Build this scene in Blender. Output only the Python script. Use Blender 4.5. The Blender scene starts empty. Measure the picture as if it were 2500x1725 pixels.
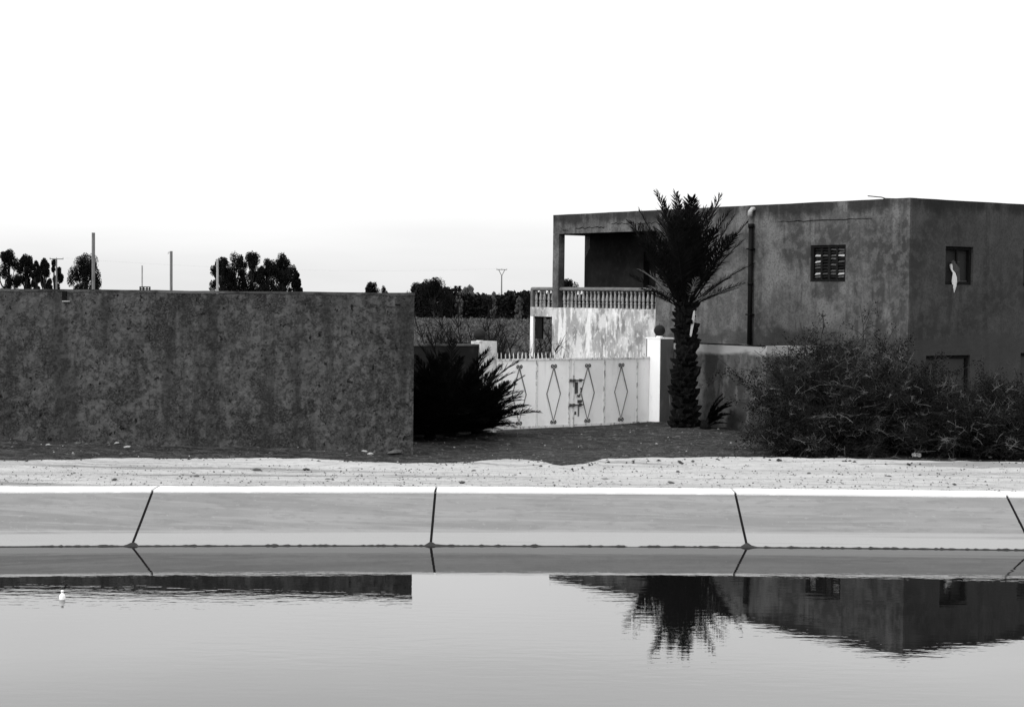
import bpy, math, random
from mathutils import Vector, Matrix, noise as mnoise

# ------------------------------------------------------------------ camera
sc = bpy.context.scene
col = sc.collection
FPX, CH, RHO = 4444.0, 3.08, 0.0105          # focal length in photo pixels, height above the water, roll
PIT = math.atan(144.5 / FPX)
fw = Vector((0, math.cos(PIT), -math.sin(PIT)))
r0 = Vector((1, 0, 0)); u0 = Vector((0, math.sin(PIT), math.cos(PIT)))
cr = r0 * math.cos(RHO) + u0 * math.sin(RHO)
cu = -r0 * math.sin(RHO) + u0 * math.cos(RHO)
cam = bpy.data.cameras.new('camera'); co = bpy.data.objects.new('camera', cam); col.objects.link(co)
cam.sensor_width = 36.0; cam.lens = FPX / 2500 * 36.0
cam.clip_start = 0.1; cam.clip_end = 20000
mw = Matrix(((cr.x, cu.x, -fw.x, 0), (cr.y, cu.y, -fw.y, 0), (cr.z, cu.z, -fw.z, CH), (0, 0, 0, 1)))
co.matrix_world = mw
sc.camera = co

# ------------------------------------------------------------------ sky, sun, exposure
SUN = Vector((-0.72, -0.58, 0.74)).normalized()         # towards the sun, a soft glow behind thin cloud
elev = math.asin(SUN.z); azim = math.atan2(SUN.x, SUN.y)
wd = bpy.data.worlds.new('World'); sc.world = wd; wd.use_nodes = True
nt = wd.node_tree; nt.nodes.clear()
def wn(t): return nt.nodes.new(t)
wo = wn('ShaderNodeOutputWorld'); bg = wn('ShaderNodeBackground'); nt.links.new(bg.outputs[0], wo.inputs[0])
sky = wn('ShaderNodeTexSky'); sky.sky_type = 'NISHITA'; sky.sun_disc = False
sky.sun_elevation = elev; sky.sun_rotation = azim; sky.dust_density = 6.0; sky.air_density = 1.0
bw = wn('ShaderNodeRGBToBW'); nt.links.new(sky.outputs[0], bw.inputs[0])
tc = wn('ShaderNodeTexCoord'); sx = wn('ShaderNodeSeparateXYZ'); nt.links.new(tc.outputs['Generated'], sx.inputs[0])
zr = wn('ShaderNodeMapRange'); nt.links.new(sx.outputs['Z'], zr.inputs[0])
zr.inputs[1].default_value = 0.0; zr.inputs[2].default_value = 0.19; zr.inputs[3].default_value = 7.2; zr.inputs[4].default_value = 13.6
zr.interpolation_type = 'LINEAR'
mp = wn('ShaderNodeMapping'); mp.inputs['Scale'].default_value = (1.0, 1.0, 7.0); nt.links.new(tc.outputs['Generated'], mp.inputs[0])
cn = wn('ShaderNodeTexNoise'); cn.inputs['Scale'].default_value = 2.2; cn.inputs['Detail'].default_value = 5; nt.links.new(mp.outputs[0], cn.inputs[0])
cr2 = wn('ShaderNodeMapRange'); nt.links.new(cn.outputs[0], cr2.inputs[0])
cr2.inputs[1].default_value = .35; cr2.inputs[2].default_value = .7; cr2.inputs[3].default_value = 0.88; cr2.inputs[4].default_value = 1.08
mu = wn('ShaderNodeMath'); mu.operation = 'MULTIPLY'; nt.links.new(zr.outputs[0], mu.inputs[0]); nt.links.new(cr2.outputs[0], mu.inputs[1])
mx = wn('ShaderNodeMix'); mx.data_type = 'FLOAT'; mx.inputs[0].default_value = 0.94          # thin, even overcast over the clear sky
nt.links.new(bw.outputs[0], mx.inputs[2]); nt.links.new(mu.outputs[0], mx.inputs[3])
nt.links.new(mx.outputs[0], bg.inputs[0]); bg.inputs[1].default_value = 0.1
sl = bpy.data.lights.new('sun', 'SUN'); so = bpy.data.objects.new('sun', sl); col.objects.link(so)
sl.energy = 1.5; sl.angle = math.radians(16); sl.color = (1, 1, 1)
so.rotation_euler = SUN.to_track_quat('Z', 'Y').to_euler(); so.location = (-30, -20, 40)
sc.view_settings.view_transform = 'Standard'; sc.view_settings.look = 'None'
sc.view_settings.exposure = 0.4; sc.view_settings.gamma = 1.0
sc.cycles.max_bounces = 6

# ------------------------------------------------------------------ helpers
random.seed(7)
R = random.random
def U(a, b): return a + (b - a) * R()
def ray(px, py): return fw + cr * ((px - 1250) / FPX) - cu * ((py - 862.5) / FPX)
def atY(px, py, Y):
    d = ray(px, py); return Vector((0, 0, CH)) + d * (Y / d.y)
def atZ(px, py, z):
    d = ray(px, py); return Vector((0, 0, CH)) + d * ((z - CH) / d.z)
def nz(x, y, z=0.0): return mnoise.noise(Vector((x, y, z)))

class MB:
    def __init__(s): s.v = []; s.f = []
    def quad(s, a, b, c, d):
        n = len(s.v); s.v += [a, b, c, d]; s.f.append((n, n + 1, n + 2, n + 3))
    def box(s, fr, a0, a1, b0, b1, c0, c1):
        n = len(s.v)
        s.v += [fr(a, b, c) for c in (c0, c1) for (a, b) in ((a0, b0), (a1, b0), (a1, b1), (a0, b1))]
        s.f += [tuple(n + i for i in q) for q in ((3, 2, 1, 0), (4, 5, 6, 7), (0, 1, 5, 4), (1, 2, 6, 5), (2, 3, 7, 6), (3, 0, 4, 7))]
        return s
    def tube(s, pts, rad, k=6, cap=True):
        pts = [Vector(p) for p in pts]; m = len(pts)
        if not hasattr(rad, '__len__'): rad = [rad] * m
        n0 = len(s.v); ref = None
        for i, p in enumerate(pts):
            t = (pts[min(i + 1, m - 1)] - pts[max(i - 1, 0)])
            if t.length < 1e-9: t = Vector((0, 0, 1))
            t.normalize()
            if ref is None: ref = Vector((1, 0, 0)) if abs(t.x) < .8 else Vector((0, 1, 0))
            a = (ref - t * ref.dot(t)).normalized(); b = t.cross(a); ref = a
            for j in range(k):
                an = 2 * math.pi * j / k
                s.v.append(p + (a * math.cos(an) + b * math.sin(an)) * rad[i])
        for i in range(m - 1):
            for j in range(k):
                q = n0 + i * k + j; w = n0 + i * k + (j + 1) % k
                s.f.append((q, w, w + k, q + k))
        if cap:
            s.f.append(tuple(n0 + k - 1 - j for j in range(k))); s.f.append(tuple(n0 + (m - 1) * k + j for j in range(k)))
        return s
    def lathe(s, prof, c, k=14):                       # prof: (radius, z)
        return s.tube([Vector((c[0], c[1], c[2] + z)) for r, z in prof], [max(r, 1e-4) for r, z in prof], k) if False else s._lathe(prof, c, k)
    def _lathe(s, prof, c, k):
        n0 = len(s.v)
        for r, z in prof:
            for j in range(k):
                a = 2 * math.pi * j / k; s.v.append(Vector((c[0] + r * math.cos(a), c[1] + r * math.sin(a), c[2] + z)))
        for i in range(len(prof) - 1):
            for j in range(k):
                q = n0 + i * k + j; w = n0 + i * k + (j + 1) % k
                s.f.append((q, w, w + k, q + k))
        s.f.append(tuple(n0 + k - 1 - j for j in range(k))); e = n0 + (len(prof) - 1) * k
        s.f.append(tuple(e + j for j in range(k)))
        return s
    def mesh(s, name, mat, base=None, smooth=False):
        me = bpy.data.meshes.new(name)
        b = Vector(base) if base is not None else Vector((0, 0, 0))
        me.from_pydata([tuple(Vector(v) - b) for v in s.v], [], s.f)
        me.materials.append(mat)
        if smooth: me.polygons.foreach_set('use_smooth', [True] * len(me.polygons))
        me.update(); return me
    def part(s, name, mat, parent, smooth=False, kind=None, root=None):
        """parent: a thing or part; root: where its origin sits in the world (thing base)"""
        base = wloc(parent)
        o = bpy.data.objects.new(name, s.mesh(name, mat, base, smooth)); col.objects.link(o); o.parent = parent
        if kind: o['kind'] = kind
        return o
    def thing(s, name, mat, base, label, cat, group=None, smooth=False, kind=None):
        o = bpy.data.objects.new(name, s.mesh(name, mat, base, smooth)); col.objects.link(o); o.location = base
        return tag(o, label, cat, group, kind)
def wloc(o):
    v = Vector((0, 0, 0))
    while o is not None: v += o.location; o = o.parent
    return v
def tag(o, label=None, cat=None, group=None, kind=None):
    if label: o['label'] = label
    if cat: o['category'] = cat
    if group: o['group'] = group
    if kind: o['kind'] = kind
    return o
def empty(name, loc, label, cat, group=None):
    o = bpy.data.objects.new(name, None); col.objects.link(o); o.location = loc; o.empty_display_size = .2
    return tag(o, label, cat, group)
def inst(name, me, parent, loc, rot=None, scale=None):
    o = bpy.data.objects.new(name, me); col.objects.link(o); o.parent = parent
    o.location = Vector(loc) - wloc(parent)
    if rot is not None: o.rotation_euler = rot
    if scale is not None: o.scale = scale
    return o
def W(a, b, c): return Vector((a, b, c))
def frame(org, e1, e2):
    e1 = Vector((e1[0], e1[1], 0)).normalized(); e2 = Vector((e2[0], e2[1], 0)).normalized(); org = Vector(org)
    return lambda a, b, c: org + e1 * a + e2 * b + Vector((0, 0, c))

# ------------------------------------------------------------------ materials
def surface(name, base, layers=(), rough=.95, bump=None, spec=.04, metal=0.0):
    """layers: (scale_xyz, detail, lo, hi, value, strength [, (z0, z1)])  grey-toned stains driven by world position"""
    m = bpy.data.materials.new(name); m.use_nodes = True; t = m.node_tree; t.nodes.clear()
    out = t.nodes.new('ShaderNodeOutputMaterial'); p = t.nodes.new('ShaderNodeBsdfPrincipled'); t.links.new(p.outputs[0], out.inputs[0])
    p.inputs['Roughness'].default_value = rough; p.inputs['Specular IOR Level'].default_value = spec; p.inputs['Metallic'].default_value = metal
    g = t.nodes.new('ShaderNodeNewGeometry'); cur = None; sep = None
    val = t.nodes.new('ShaderNodeValue'); val.outputs[0].default_value = base; cur = val.outputs[0]
    for i, L in enumerate(layers):
        sc_, det, lo, hi, v, st = L[:6]
        mp = t.nodes.new('ShaderNodeMapping'); mp.inputs['Scale'].default_value = sc_; mp.inputs['Location'].default_value = (i * 3.7, i * 9.1, i * 5.3)
        t.links.new(g.outputs['Position'], mp.inputs[0])
        n = t.nodes.new('ShaderNodeTexNoise'); n.inputs['Scale'].default_value = 1; n.inputs['Detail'].default_value = det; n.inputs['Roughness'].default_value = .62
        t.links.new(mp.outputs[0], n.inputs[0])
        src = n.outputs[0]
        if len(L) > 6:                                   # stain between two heights, edge broken by the noise
            if sep is None:
                sep = t.nodes.new('ShaderNodeSeparateXYZ'); t.links.new(g.outputs['Position'], sep.inputs[0])
            z0, z1 = L[6]
            zr = t.nodes.new('ShaderNodeMapRange'); t.links.new(sep.outputs['Z'], zr.inputs[0])
            zr.inputs[1].default_value = z0; zr.inputs[2].default_value = z1; zr.inputs[3].default_value = 0; zr.inputs[4].default_value = 1
            mm = t.nodes.new('ShaderNodeMath'); mm.operation = 'MULTIPLY'; t.links.new(src, mm.inputs[0]); t.links.new(zr.outputs[0], mm.inputs[1]); src = mm.outputs[0]
        r = t.nodes.new('ShaderNodeMapRange'); r.interpolation_type = 'SMOOTHSTEP'; t.links.new(src, r.inputs[0])
        r.inputs[1].default_value = lo; r.inputs[2].default_value = hi; r.inputs[3].default_value = 0; r.inputs[4].default_value = st
        x = t.nodes.new('ShaderNodeMix'); x.data_type = 'FLOAT'; t.links.new(r.outputs[0], x.inputs[0]); t.links.new(cur, x.inputs[2]); x.inputs[3].default_value = v
        cur = x.outputs[0]
    t.links.new(cur, p.inputs['Base Color'])
    if bump:
        n = t.nodes.new('ShaderNodeTexNoise'); n.inputs['Scale'].default_value = bump[0]; n.inputs['Detail'].default_value = 6
        t.links.new(g.outputs['Position'], n.inputs[0])
        b = t.nodes.new('ShaderNodeBump'); b.inputs['Strength'].default_value = bump[1]; b.inputs['Distance'].default_value = bump[2] if len(bump) > 2 else .03
        t.links.new(n.outputs[0], b.inputs['Height']); t.links.new(b.outputs[0], p.inputs['Normal'])
    return m

M = {}
M['wall'] = surface('earthen_render', 0.04042, [((.28, .28, .5), 4, .42, .58, 0.0232, .8), ((.6, .6, .7), 6, .45, .60, 0.0731, .75), ((2.0, 2.0, 2.2), 8, .44, .60, 0.0189, .6), ((4.5, 4.5, 4.0), 9, .46, .60, 0.0989, .6),
                                               ((9, 9, 8), 8, .47, .59, 0.012, .65), ((26, 26, 26), 4, .46, .62, 0.0946, .4), ((11, 11, 9), 4, .62, .67, 0.0043, .9), ((2.2, 2.2, .2), 6, .50, .62, 0.0189, .55)], bump=(12, 1.0))
M['wall_top'] = surface('wall_cap', .055, [((3, 3, 3), 6, .42, .60, .02, .9), ((.8, .8, .8), 5, .5, .6, .12, .6)], bump=(12, .4))
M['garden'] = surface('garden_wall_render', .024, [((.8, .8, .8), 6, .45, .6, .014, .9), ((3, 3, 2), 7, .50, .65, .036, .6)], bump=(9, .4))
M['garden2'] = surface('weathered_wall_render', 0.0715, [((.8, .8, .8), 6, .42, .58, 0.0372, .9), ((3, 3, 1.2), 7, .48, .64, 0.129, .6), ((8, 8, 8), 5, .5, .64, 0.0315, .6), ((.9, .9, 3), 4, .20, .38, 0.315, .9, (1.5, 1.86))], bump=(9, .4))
M['house'] = surface('painted_render', 0.08395, [((.45, .45, .55), 5, .42, .58, 0.0432, .9), ((.9, .9, .8), 6, .47, .64, 0.159, .8), ((2.4, 2.4, .28), 5, .50, .64, 0.0331, .7), ((4.5, 4.5, 4.5), 8, .45, .62, 0.134, .5), ((18, 18, 18), 5, .46, .64, 0.0407, .5), ((1.6, 1.6, .45), 5, .34, .54, 0.0216, .85, (4.6, 5.3)), ((.7, .7, 1.2), 4, .32, .42, 0.0432, .75, (2.7, 2.0))], bump=(10, .6))
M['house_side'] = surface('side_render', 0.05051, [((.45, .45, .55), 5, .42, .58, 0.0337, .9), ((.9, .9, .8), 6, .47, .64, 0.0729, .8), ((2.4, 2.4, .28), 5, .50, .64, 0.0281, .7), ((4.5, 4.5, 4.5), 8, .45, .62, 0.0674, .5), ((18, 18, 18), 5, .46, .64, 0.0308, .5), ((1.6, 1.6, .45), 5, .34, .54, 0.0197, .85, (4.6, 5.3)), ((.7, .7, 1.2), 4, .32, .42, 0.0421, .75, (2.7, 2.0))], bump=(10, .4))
M['house_in'] = surface('loggia_shade_render', 0.0126, [((.7, .7, .7), 5, .42, .62, 0.0077, .9), ((5, 5, 5), 6, .46, .7, 0.021, .5)], bump=(10, .3))  # near-black, the shade inside the loggia is put into this colour
M['white_wall'] = surface('chipped_whitewash', .30, [((1.1, 1.1, .7), 5, .44, .56, .56, .9), ((3.2, 3.2, 1.6), 7, .50, .60, .17, .8), ((2.6, 2.6, .5), 5, .54, .62, .72, .8), ((9, 9, 7), 5, .55, .65, .8, .5), ((6, 6, 6), 6, .44, .52, .82, .9, (2.3, .9))], bump=(10, .4))
M['white'] = surface('white_paint', .8, [((3, 3, 1.5), 6, .6, .8, .5, .6)], bump=(14, .2))
M['pillar'] = surface('flaked_pillar_paint', .55, [((3, 3, 2), 6, .45, .6, .22, .85), ((9, 9, 5), 6, .5, .7, .75, .7)], bump=(12, .4))
M['pillar_front'] = surface('pillar_render', .10, [((3, 3, 1), 6, .5, .7, .17, .8), ((14, 14, .7), 4, .64, .72, .45, .8)], bump=(12, .4))
M['gate'] = surface('white_gate_paint', .86, [((1.2, 1.2, 1.2), 5, .45, .65, .74, .8), ((14, 14, 14), 6, .64, .72, .5, .6), ((4, 4, .4), 4, .6, .75, .62, .6)], rough=.55, bump=(6, .12))
M['gate_edge'] = surface('chipped_gate_edge', .66, [((12, 12, 6), 6, .5, .6, .24, .9), ((30, 30, 9), 5, .52, .62, .8, .7)], rough=.6)
M['rust'] = surface('rusted_iron', .055, [((25, 25, 25), 4, .5, .7, .13, .6)], rough=.8)
M['rod'] = surface('weathered_rod', .13, [((10, 10, 10), 4, .5, .7, .30, .7)], rough=.7)
M['black'] = surface('dark_metal', .02, [((20, 20, 20), 4, .5, .7, .035, .5)], rough=.7)
M['dark_wood'] = surface('dark_wood', 0.009, [((20, 20, 4), 5, .5, .7, 0.018, .7)], rough=.8)
M['grey_slat'] = surface('faded_slat', .05, [((20, 20, 20), 5, .5, .7, .1, .7)], rough=.8)
M['light_slat'] = surface('bare_slat', .34, [((20, 20, 20), 5, .5, .7, .2, .7)], rough=.8)
M['dark_room'] = surface('dark_room', .03)
M['bal'] = surface('cast_baluster', .26, [((9, 9, 6), 6, .45, .6, .14, .8), ((22, 22, 22), 5, .52, .65, .40, .6)], bump=(20, .3))
M['rail'] = surface('cast_rail', .13, [((3, 3, 3), 6, .45, .65, .085, .8), ((18, 18, 18), 5, .55, .7, .2, .6)], bump=(16, .4))
M['concrete'] = surface('canal_concrete', 0.1925, [((.35, 1.2, 1.2), 5, .44, .56, 0.164, .85), ((.5, 9, 9), 6, .46, .62, 0.231, .65), ((4, 10, 10), 7, .52, .64, 0.14, .45), ((14, 14, 14), 4, .62, .70, 0.266, .4), ((.15, .15, 34), 3, .2, .44, 0.28, .9, (.205, .10))], bump=(30, .15))
M['coping'] = surface('coping_concrete', 0.656, [((.6, 3, 3), 5, .5, .7, 0.574, .6), ((8, 8, 8), 6, .6, .75, 0.451, .4)], bump=(30, .15))
M['joint'] = surface('bitumen_joint', 0.0072, [((20, 20, 20), 4, .55, .7, 0.018, .7)])
M['algae'] = surface('waterline_slime', .03, [((12, 12, 12), 4, .5, .7, .05, .7)])
M['track'] = surface('gravel_track', 0.33, [((.16, 1.3, 1), 5, .42, .58, 0.264, .9), ((.4, 6, 5), 6, .48, .60, 0.396, .75), ((5, 16, 9), 6, .55, .64, 0.165, .7), ((14, 34, 22), 4, .58, .66, 0.436, .7),
                                            ((.14, 1.7, .3), 5, .57, .65, 0.132, .75)], bump=(14, .6, .05))
M['soil'] = surface('red_soil', 0.03375, [((.4, .8, 1), 6, .42, .58, 0.0202, .9), ((2.2, 4, 2), 7, .46, .60, 0.063, .8), ((7, 10, 12), 6, .50, .62, 0.0135, .75), ((14, 20, 12), 5, .56, .64, 0.112, .65)], bump=(6, 1.0, .15))
M['stone_d'] = surface('dark_stone', .07, [((20, 20, 20), 5, .5, .65, .14, .6)], bump=(30, .4))
M['stone_l'] = surface('pale_stone', 0.32, [((20, 20, 20), 5, .5, .7, 0.2, .6)], bump=(30, .4))
M['leaf'] = surface('dark_foliage', 0.0055, [((3, 3, 3), 4, .5, .65, 0.011, .7)], rough=.7)
M['leaf_far'] = surface('tree_foliage', 0.0044, [((.5, .5, .5), 4, .5, .65, 0.0099, .7)], rough=.9, spec=.1)
M['leaf_pale'] = surface('grey_green_foliage', .11, [((.5, .5, .5), 4, .5, .7, .06, .7)], rough=.8)
M['bark'] = surface('bark', 0.025, [((10, 10, 3), 5, .5, .7, 0.045, .6)])
M['boot'] = surface('palm_leaf_base', 0.005952, [((14, 14, 10), 5, .52, .66, 0.0186, .7)])
M['twig'] = surface('grey_twig', 0.01612, [((3, 3, 3), 5, .48, .6, 0.0465, .8)])
M['twig_pale'] = surface('pale_dead_twig', 0.144, [((3, 3, 3), 5, .46, .62, 0.0576, .8)])
M['dead'] = surface('dark_dead_wood', 0.0108, [((3, 3, 3), 4, .5, .7, 0.018, .7)])
M['dry_frond'] = surface('dry_frond', .16, [((9, 9, 9), 4, .5, .7, .1, .7)])
M['pole'] = surface('weathered_pole', .16, [((20, 20, 2), 5, .5, .65, .08, .8)])
M['pole_l'] = surface('concrete_pole', .33, [((20, 20, 2), 5, .5, .65, .22, .8)])
M['pipe'] = surface('drain_pipe', 0.00675, [((4, 4, 1.5), 4, .5, .7, 0.0135, .7)], rough=.5)
M['pale_pipe'] = surface('pale_pipe', .36, [((14, 14, 14), 4, .5, .7, .2, .7)])
M['cloth'] = surface('pale_cloth', .5, [((9, 9, 9), 4, .5, .7, .34, .7)])
M['plastic'] = surface('white_plastic', .8, rough=.3)
M['wire'] = surface('wire', .2)
M['scrub'] = surface('dry_scrub', .085, [((.3, .3, .3), 4, .45, .6, .04, .8)])
# water: dark silty body, mirror at grazing angles, faint ripples
wm = bpy.data.materials.new('canal_water'); wm.use_nodes = True; t = wm.node_tree; p = t.nodes['Principled BSDF']
p.inputs['Base Color'].default_value = (.004, .004, .004, 1); p.inputs['Roughness'].default_value = .01; p.inputs['IOR'].default_value = 1.36
g = t.nodes.new('ShaderNodeNewGeometry')
def wnoise(sx_, sy_, det):
    mp = t.nodes.new('ShaderNodeMapping'); mp.inputs['Scale'].default_value = (sx_, sy_, 1); t.links.new(g.outputs['Position'], mp.inputs[0])
    n = t.nodes.new('ShaderNodeTexNoise'); n.inputs['Scale'].default_value = 1; n.inputs['Detail'].default_value = det; t.links.new(mp.outputs[0], n.inputs[0]); return n
n1 = wnoise(3.0, 7.0, 3); n2 = wnoise(.5, .9, 2)
n3 = wnoise(.16, .22, 3); wr = t.nodes.new('ShaderNodeMapRange'); t.links.new(n3.outputs[0], wr.inputs[0])
wr.inputs[1].default_value = .38; wr.inputs[2].default_value = .62; wr.inputs[3].default_value = .25; wr.inputs[4].default_value = 1.5
wm1 = t.nodes.new('ShaderNodeMath'); wm1.operation = 'MULTIPLY'; t.links.new(n1.outputs[0], wm1.inputs[0]); t.links.new(wr.outputs[0], wm1.inputs[1])
ad = t.nodes.new('ShaderNodeMath'); ad.operation = 'MULTIPLY_ADD'; t.links.new(n2.outputs[0], ad.inputs[0]); ad.inputs[1].default_value = .8; t.links.new(wm1.outputs[0], ad.inputs[2])
b = t.nodes.new('ShaderNodeBump'); b.inputs['Strength'].default_value = 1.0; b.inputs['Distance'].default_value = .0008
t.links.new(ad.outputs[0], b.inputs['Height']); t.links.new(b.outputs[0], p.inputs['Normal'])
M['water'] = wm

# ------------------------------------------------------------------ terrain
GZ = -0.20
def sm(a, b, x):
    t_ = min(1, max(0, (x - a) / (b - a))); return t_ * t_ * (3 - 2 * t_)
def ylip(x):                                             # front edge of the far coping; the canal bends gently
    xc = min(9.5, max(-9.5, x)); y = 23.47 + .053 * xc - .0055 * xc * xc
    return y + (x - xc) * (.053 - .011 * xc)
def gz(x, y):
    h = GZ + .035 * nz(x * .5, y * .5) + .035 * nz(x * 1.7, y * 1.7, 3) + .025 * nz(x * 3.6, y * 2.4, 5)
    h += .15 * math.exp(-(((x - 4.3) / 2.2) ** 2 + ((y - 45) / 2.6) ** 2))
    h += .10 * math.exp(-(((x + .7) / .9) ** 2 + ((y - 41.6) / 1.0) ** 2))
    h += max(0, min(.30, .0225 * (-x - 1.6))) * sm(50, 44, y) + .05 * math.exp(-(((y - 36.5) / .7) ** 2)) * (1 if x < -2 else .2)
    d = math.hypot(x, y - 40)
    return h if d < 60 else GZ + (h - GZ) * max(0, 1 - (d - 60) / 40)
def axis(dense, far):
    a, b_, st = dense; out = []; x = a
    while x <= b_: out.append(x); x += st
    lo, hi, k = a, b_, st
    pre, post = [], []
    while lo > far[0]: k *= 1.35; lo -= k; pre.append(lo)
    k = st
    while hi < far[1]: k *= 1.35; hi += k; post.append(hi)
    return pre[::-1] + out + post
def sheet(xs, ys, fz):
    m = MB(); nx = len(xs)
    for y in ys:
        for x in xs: m.v.append(Vector((x, y, fz(x, y))))
    for j in range(len(ys) - 1):
        for i in range(nx - 1):
            a = j * nx + i; m.f.append((a, a + 1, a + nx + 1, a + nx))
    return m
def struct(name, m, mat, smooth=True):
    o = bpy.data.objects.new(name, m.mesh(name, mat, None, smooth)); col.objects.link(o); o['kind'] = 'structure'; return o
struct('ground', sheet(axis((-13, 15, .22), (-7000, 7000)), axis((28, 50, .22), (28, 9000)), gz), M['soil'])

CREST = [(-7.5, 26.67), (-5.51, 27.23), (-3.39, 27.48), (-1.49, 26.80), (-.75, 27.1), (.02, 27.81), (.4, 27.5), (.74, 26.76), (1.0, 26.95), (1.47, 27.97), (3.56, 28.57), (7.92, 28.02)]
def ycrest(x): return ycrest0(x) + .07 * nz(x * 2.6, 4.4) + .04 * nz(x * 8, 1.7)
def ycrest0(x):
    if x <= CREST[0][0]: return CREST[0][1] + .25 * nz(x * .4, 3)
    if x >= CREST[-1][0]: return CREST[-1][1] + .25 * nz(x * .4, 3)
    for (a, b_), (c, d) in zip(CREST, CREST[1:]):
        if a <= x <= c: return b_ + (d - b_) * sm(a, c, x)
xs = [x for x in axis((-12, 14, .11), (-400, 400))]
m = MB(); NT = 46
for x in xs:
    y0 = ylip(x) + .44; yc = ycrest(x)
    for j in range(NT):
        if j < 30:
            k = j / 29; y = y0 + (yc - y0) * k
            z = .515 + .02 * nz(x * .8, y * 3) + .012 * nz(x * 4, y * 6) + .05 * sm(.8, 1, k)
            if j == 0: z = .45
        else:
            k = (j - 29) / (NT - 30); y = yc + 3.0 * k
            z = .565 - .93 * sm(0, 1, k) ** .9 + .02 * nz(x * 2, y * 2)
        m.v.append(Vector((x, y, z)))
for i in range(len(xs) - 1):
    for j in range(NT - 1):
        a = i * NT + j; m.f.append((a, a + NT, a + NT + 1, a + 1))
struct('canal_bank_track', m, M['track'])
# near bank, behind and below the camera
m = MB()
for (a, b_, za, zb) in ((-40, 4.2, .55, .55), (4.2, 5.6, .55, -.25)):
    m.quad(W(-300, a, za), W(300, a, za), W(300, b_, zb), W(-300, b_, zb))
struct('near_canal_bank', m, M['concrete'], False)
m = MB(); m.quad(W(-300, 4.5, 0), W(300, 4.5, 0), W(300, 40, 0), W(-300, 40, 0))
m.v = [W(-300, 4.5, 0), W(300, 4.5, 0)]; m.f = []
xs2 = axis((-12, 12, 1.0), (-300, 300)); m.v = []
for x in xs2: m.v += [W(x, 4.5, 0), W(x, ylip(x) - 1.17, 0)]
for i in range(len(xs2) - 1): m.f.append((2 * i, 2 * i + 2, 2 * i + 3, 2 * i + 1))
struct('canal_water', m, M['water'], False)

# far lining: one concrete slab and one coping between every two joints
lining = empty('canal_lining', (0, ylip(0), 0), None, None); lining['kind'] = 'structure'
JX = [-19.3, -15.6, -11.9, -8.2, -4.56, -.97, 2.92, 6.45, 10.2, 13.9, 17.6]
def jy(x): return ylip(x)
for a, b_ in zip(JX, JX[1:]):
    g_ = .016; n = 40; m = MB(); c = MB()
    for i in range(n + 1):
        x = a + g_ + (b_ - a - 2 * g_) * i / n
        y = jy(a) + (jy(b_) - jy(a)) * (x - a) / (b_ - a) + .006 * nz(x * 2, 1)
        w = .004 * nz(x * 3, 5); ch = .018 * max(0, nz(x * 4.3, 9) - .25) + .02 * max(0, nz(x * 17, 2) - .45)
        prof = [(-1.80, -.30), (-1.32, -.03), (-1.27, 0.0 + w), (-.65, .253), (-.035, .511), (-.035, .38), (-1.65, -.5)]
        m.v += [W(x, y + dy, z) for dy, z in prof]
        pc = [(-.032, .478), (-.03 + ch, .528 + w - ch), (-.018 + ch, .542 + w), (.02 + ch, .546 + w), (.42, .548 + w), (.45, .536), (.46, .38), (-.03, .38)]
        c.v += [W(x, y + dy, z) for dy, z in pc]
    for mm, k in ((m, 7), (c, 8)):
        for i in range(n):
            for j in range(k):
                q = i * k + j; r = i * k + (j + 1) % k
                mm.f.append((q, q + k, r + k, r))
        mm.f.append(tuple(range(k))); mm.f.append(tuple(n * k + k - 1 - j for j in range(k)))
    m.part('concrete_slab', M['concrete'], lining); c.part('coping', M['coping'], lining)
for x in JX[1:-1]:
    m = MB(); n = 22
    for i in range(n):
        k = i / (n - 1); y = jy(x) - 1.28 + 1.25 * k; z = .511 * (k - .02)
        w = .022 + .009 * nz(x * 9, k * 14) + (.03 * (1 - k / .06) if k < .06 else 0) + .006 * R()
        m.v += [W(x - w, y, z + .002), W(x + w, y, z + .002), W(x, y - .006, z + .008)]
    for i in range(n - 1):
        a = 3 * i; m.f += [(a, a + 2, a + 5, a + 3), (a + 2, a + 1, a + 4, a + 5)]
    m.quad(W(x - .013, jy(x) - .02, .526), W(x + .013, jy(x) - .02, .526), W(x + .013, jy(x) + .44, .527), W(x - .013, jy(x) + .44, .527))
    m.part('joint_filler', M['joint'], lining)
m = MB()                                                # slime line where the slab meets the water
x = -14.0
while x < 15:
    y = jy(x) - 1.28; h = .006 + .012 * max(0, nz(x * 5, 2)) + .010 * R() ** 3
    for d in JX:
        if abs(x - d) < .08: h += .035 * (1 - abs(x - d) / .08)
    k = h / .511
    m.v += [W(x, y - .05, -.01), W(x, y - .004, .004), W(x, y + 1.25 * k - .004, h + .003), W(x, y + 1.25 * k + .02, h - .02)]; x += .035
for i in range(len(m.v) // 4 - 1):
    for j in range(3):
        a = 4 * i + j; m.f.append((a, a + 4, a + 5, a + 1))
m.part('waterline_slime', M['algae'], lining, kind='stuff')

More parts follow.
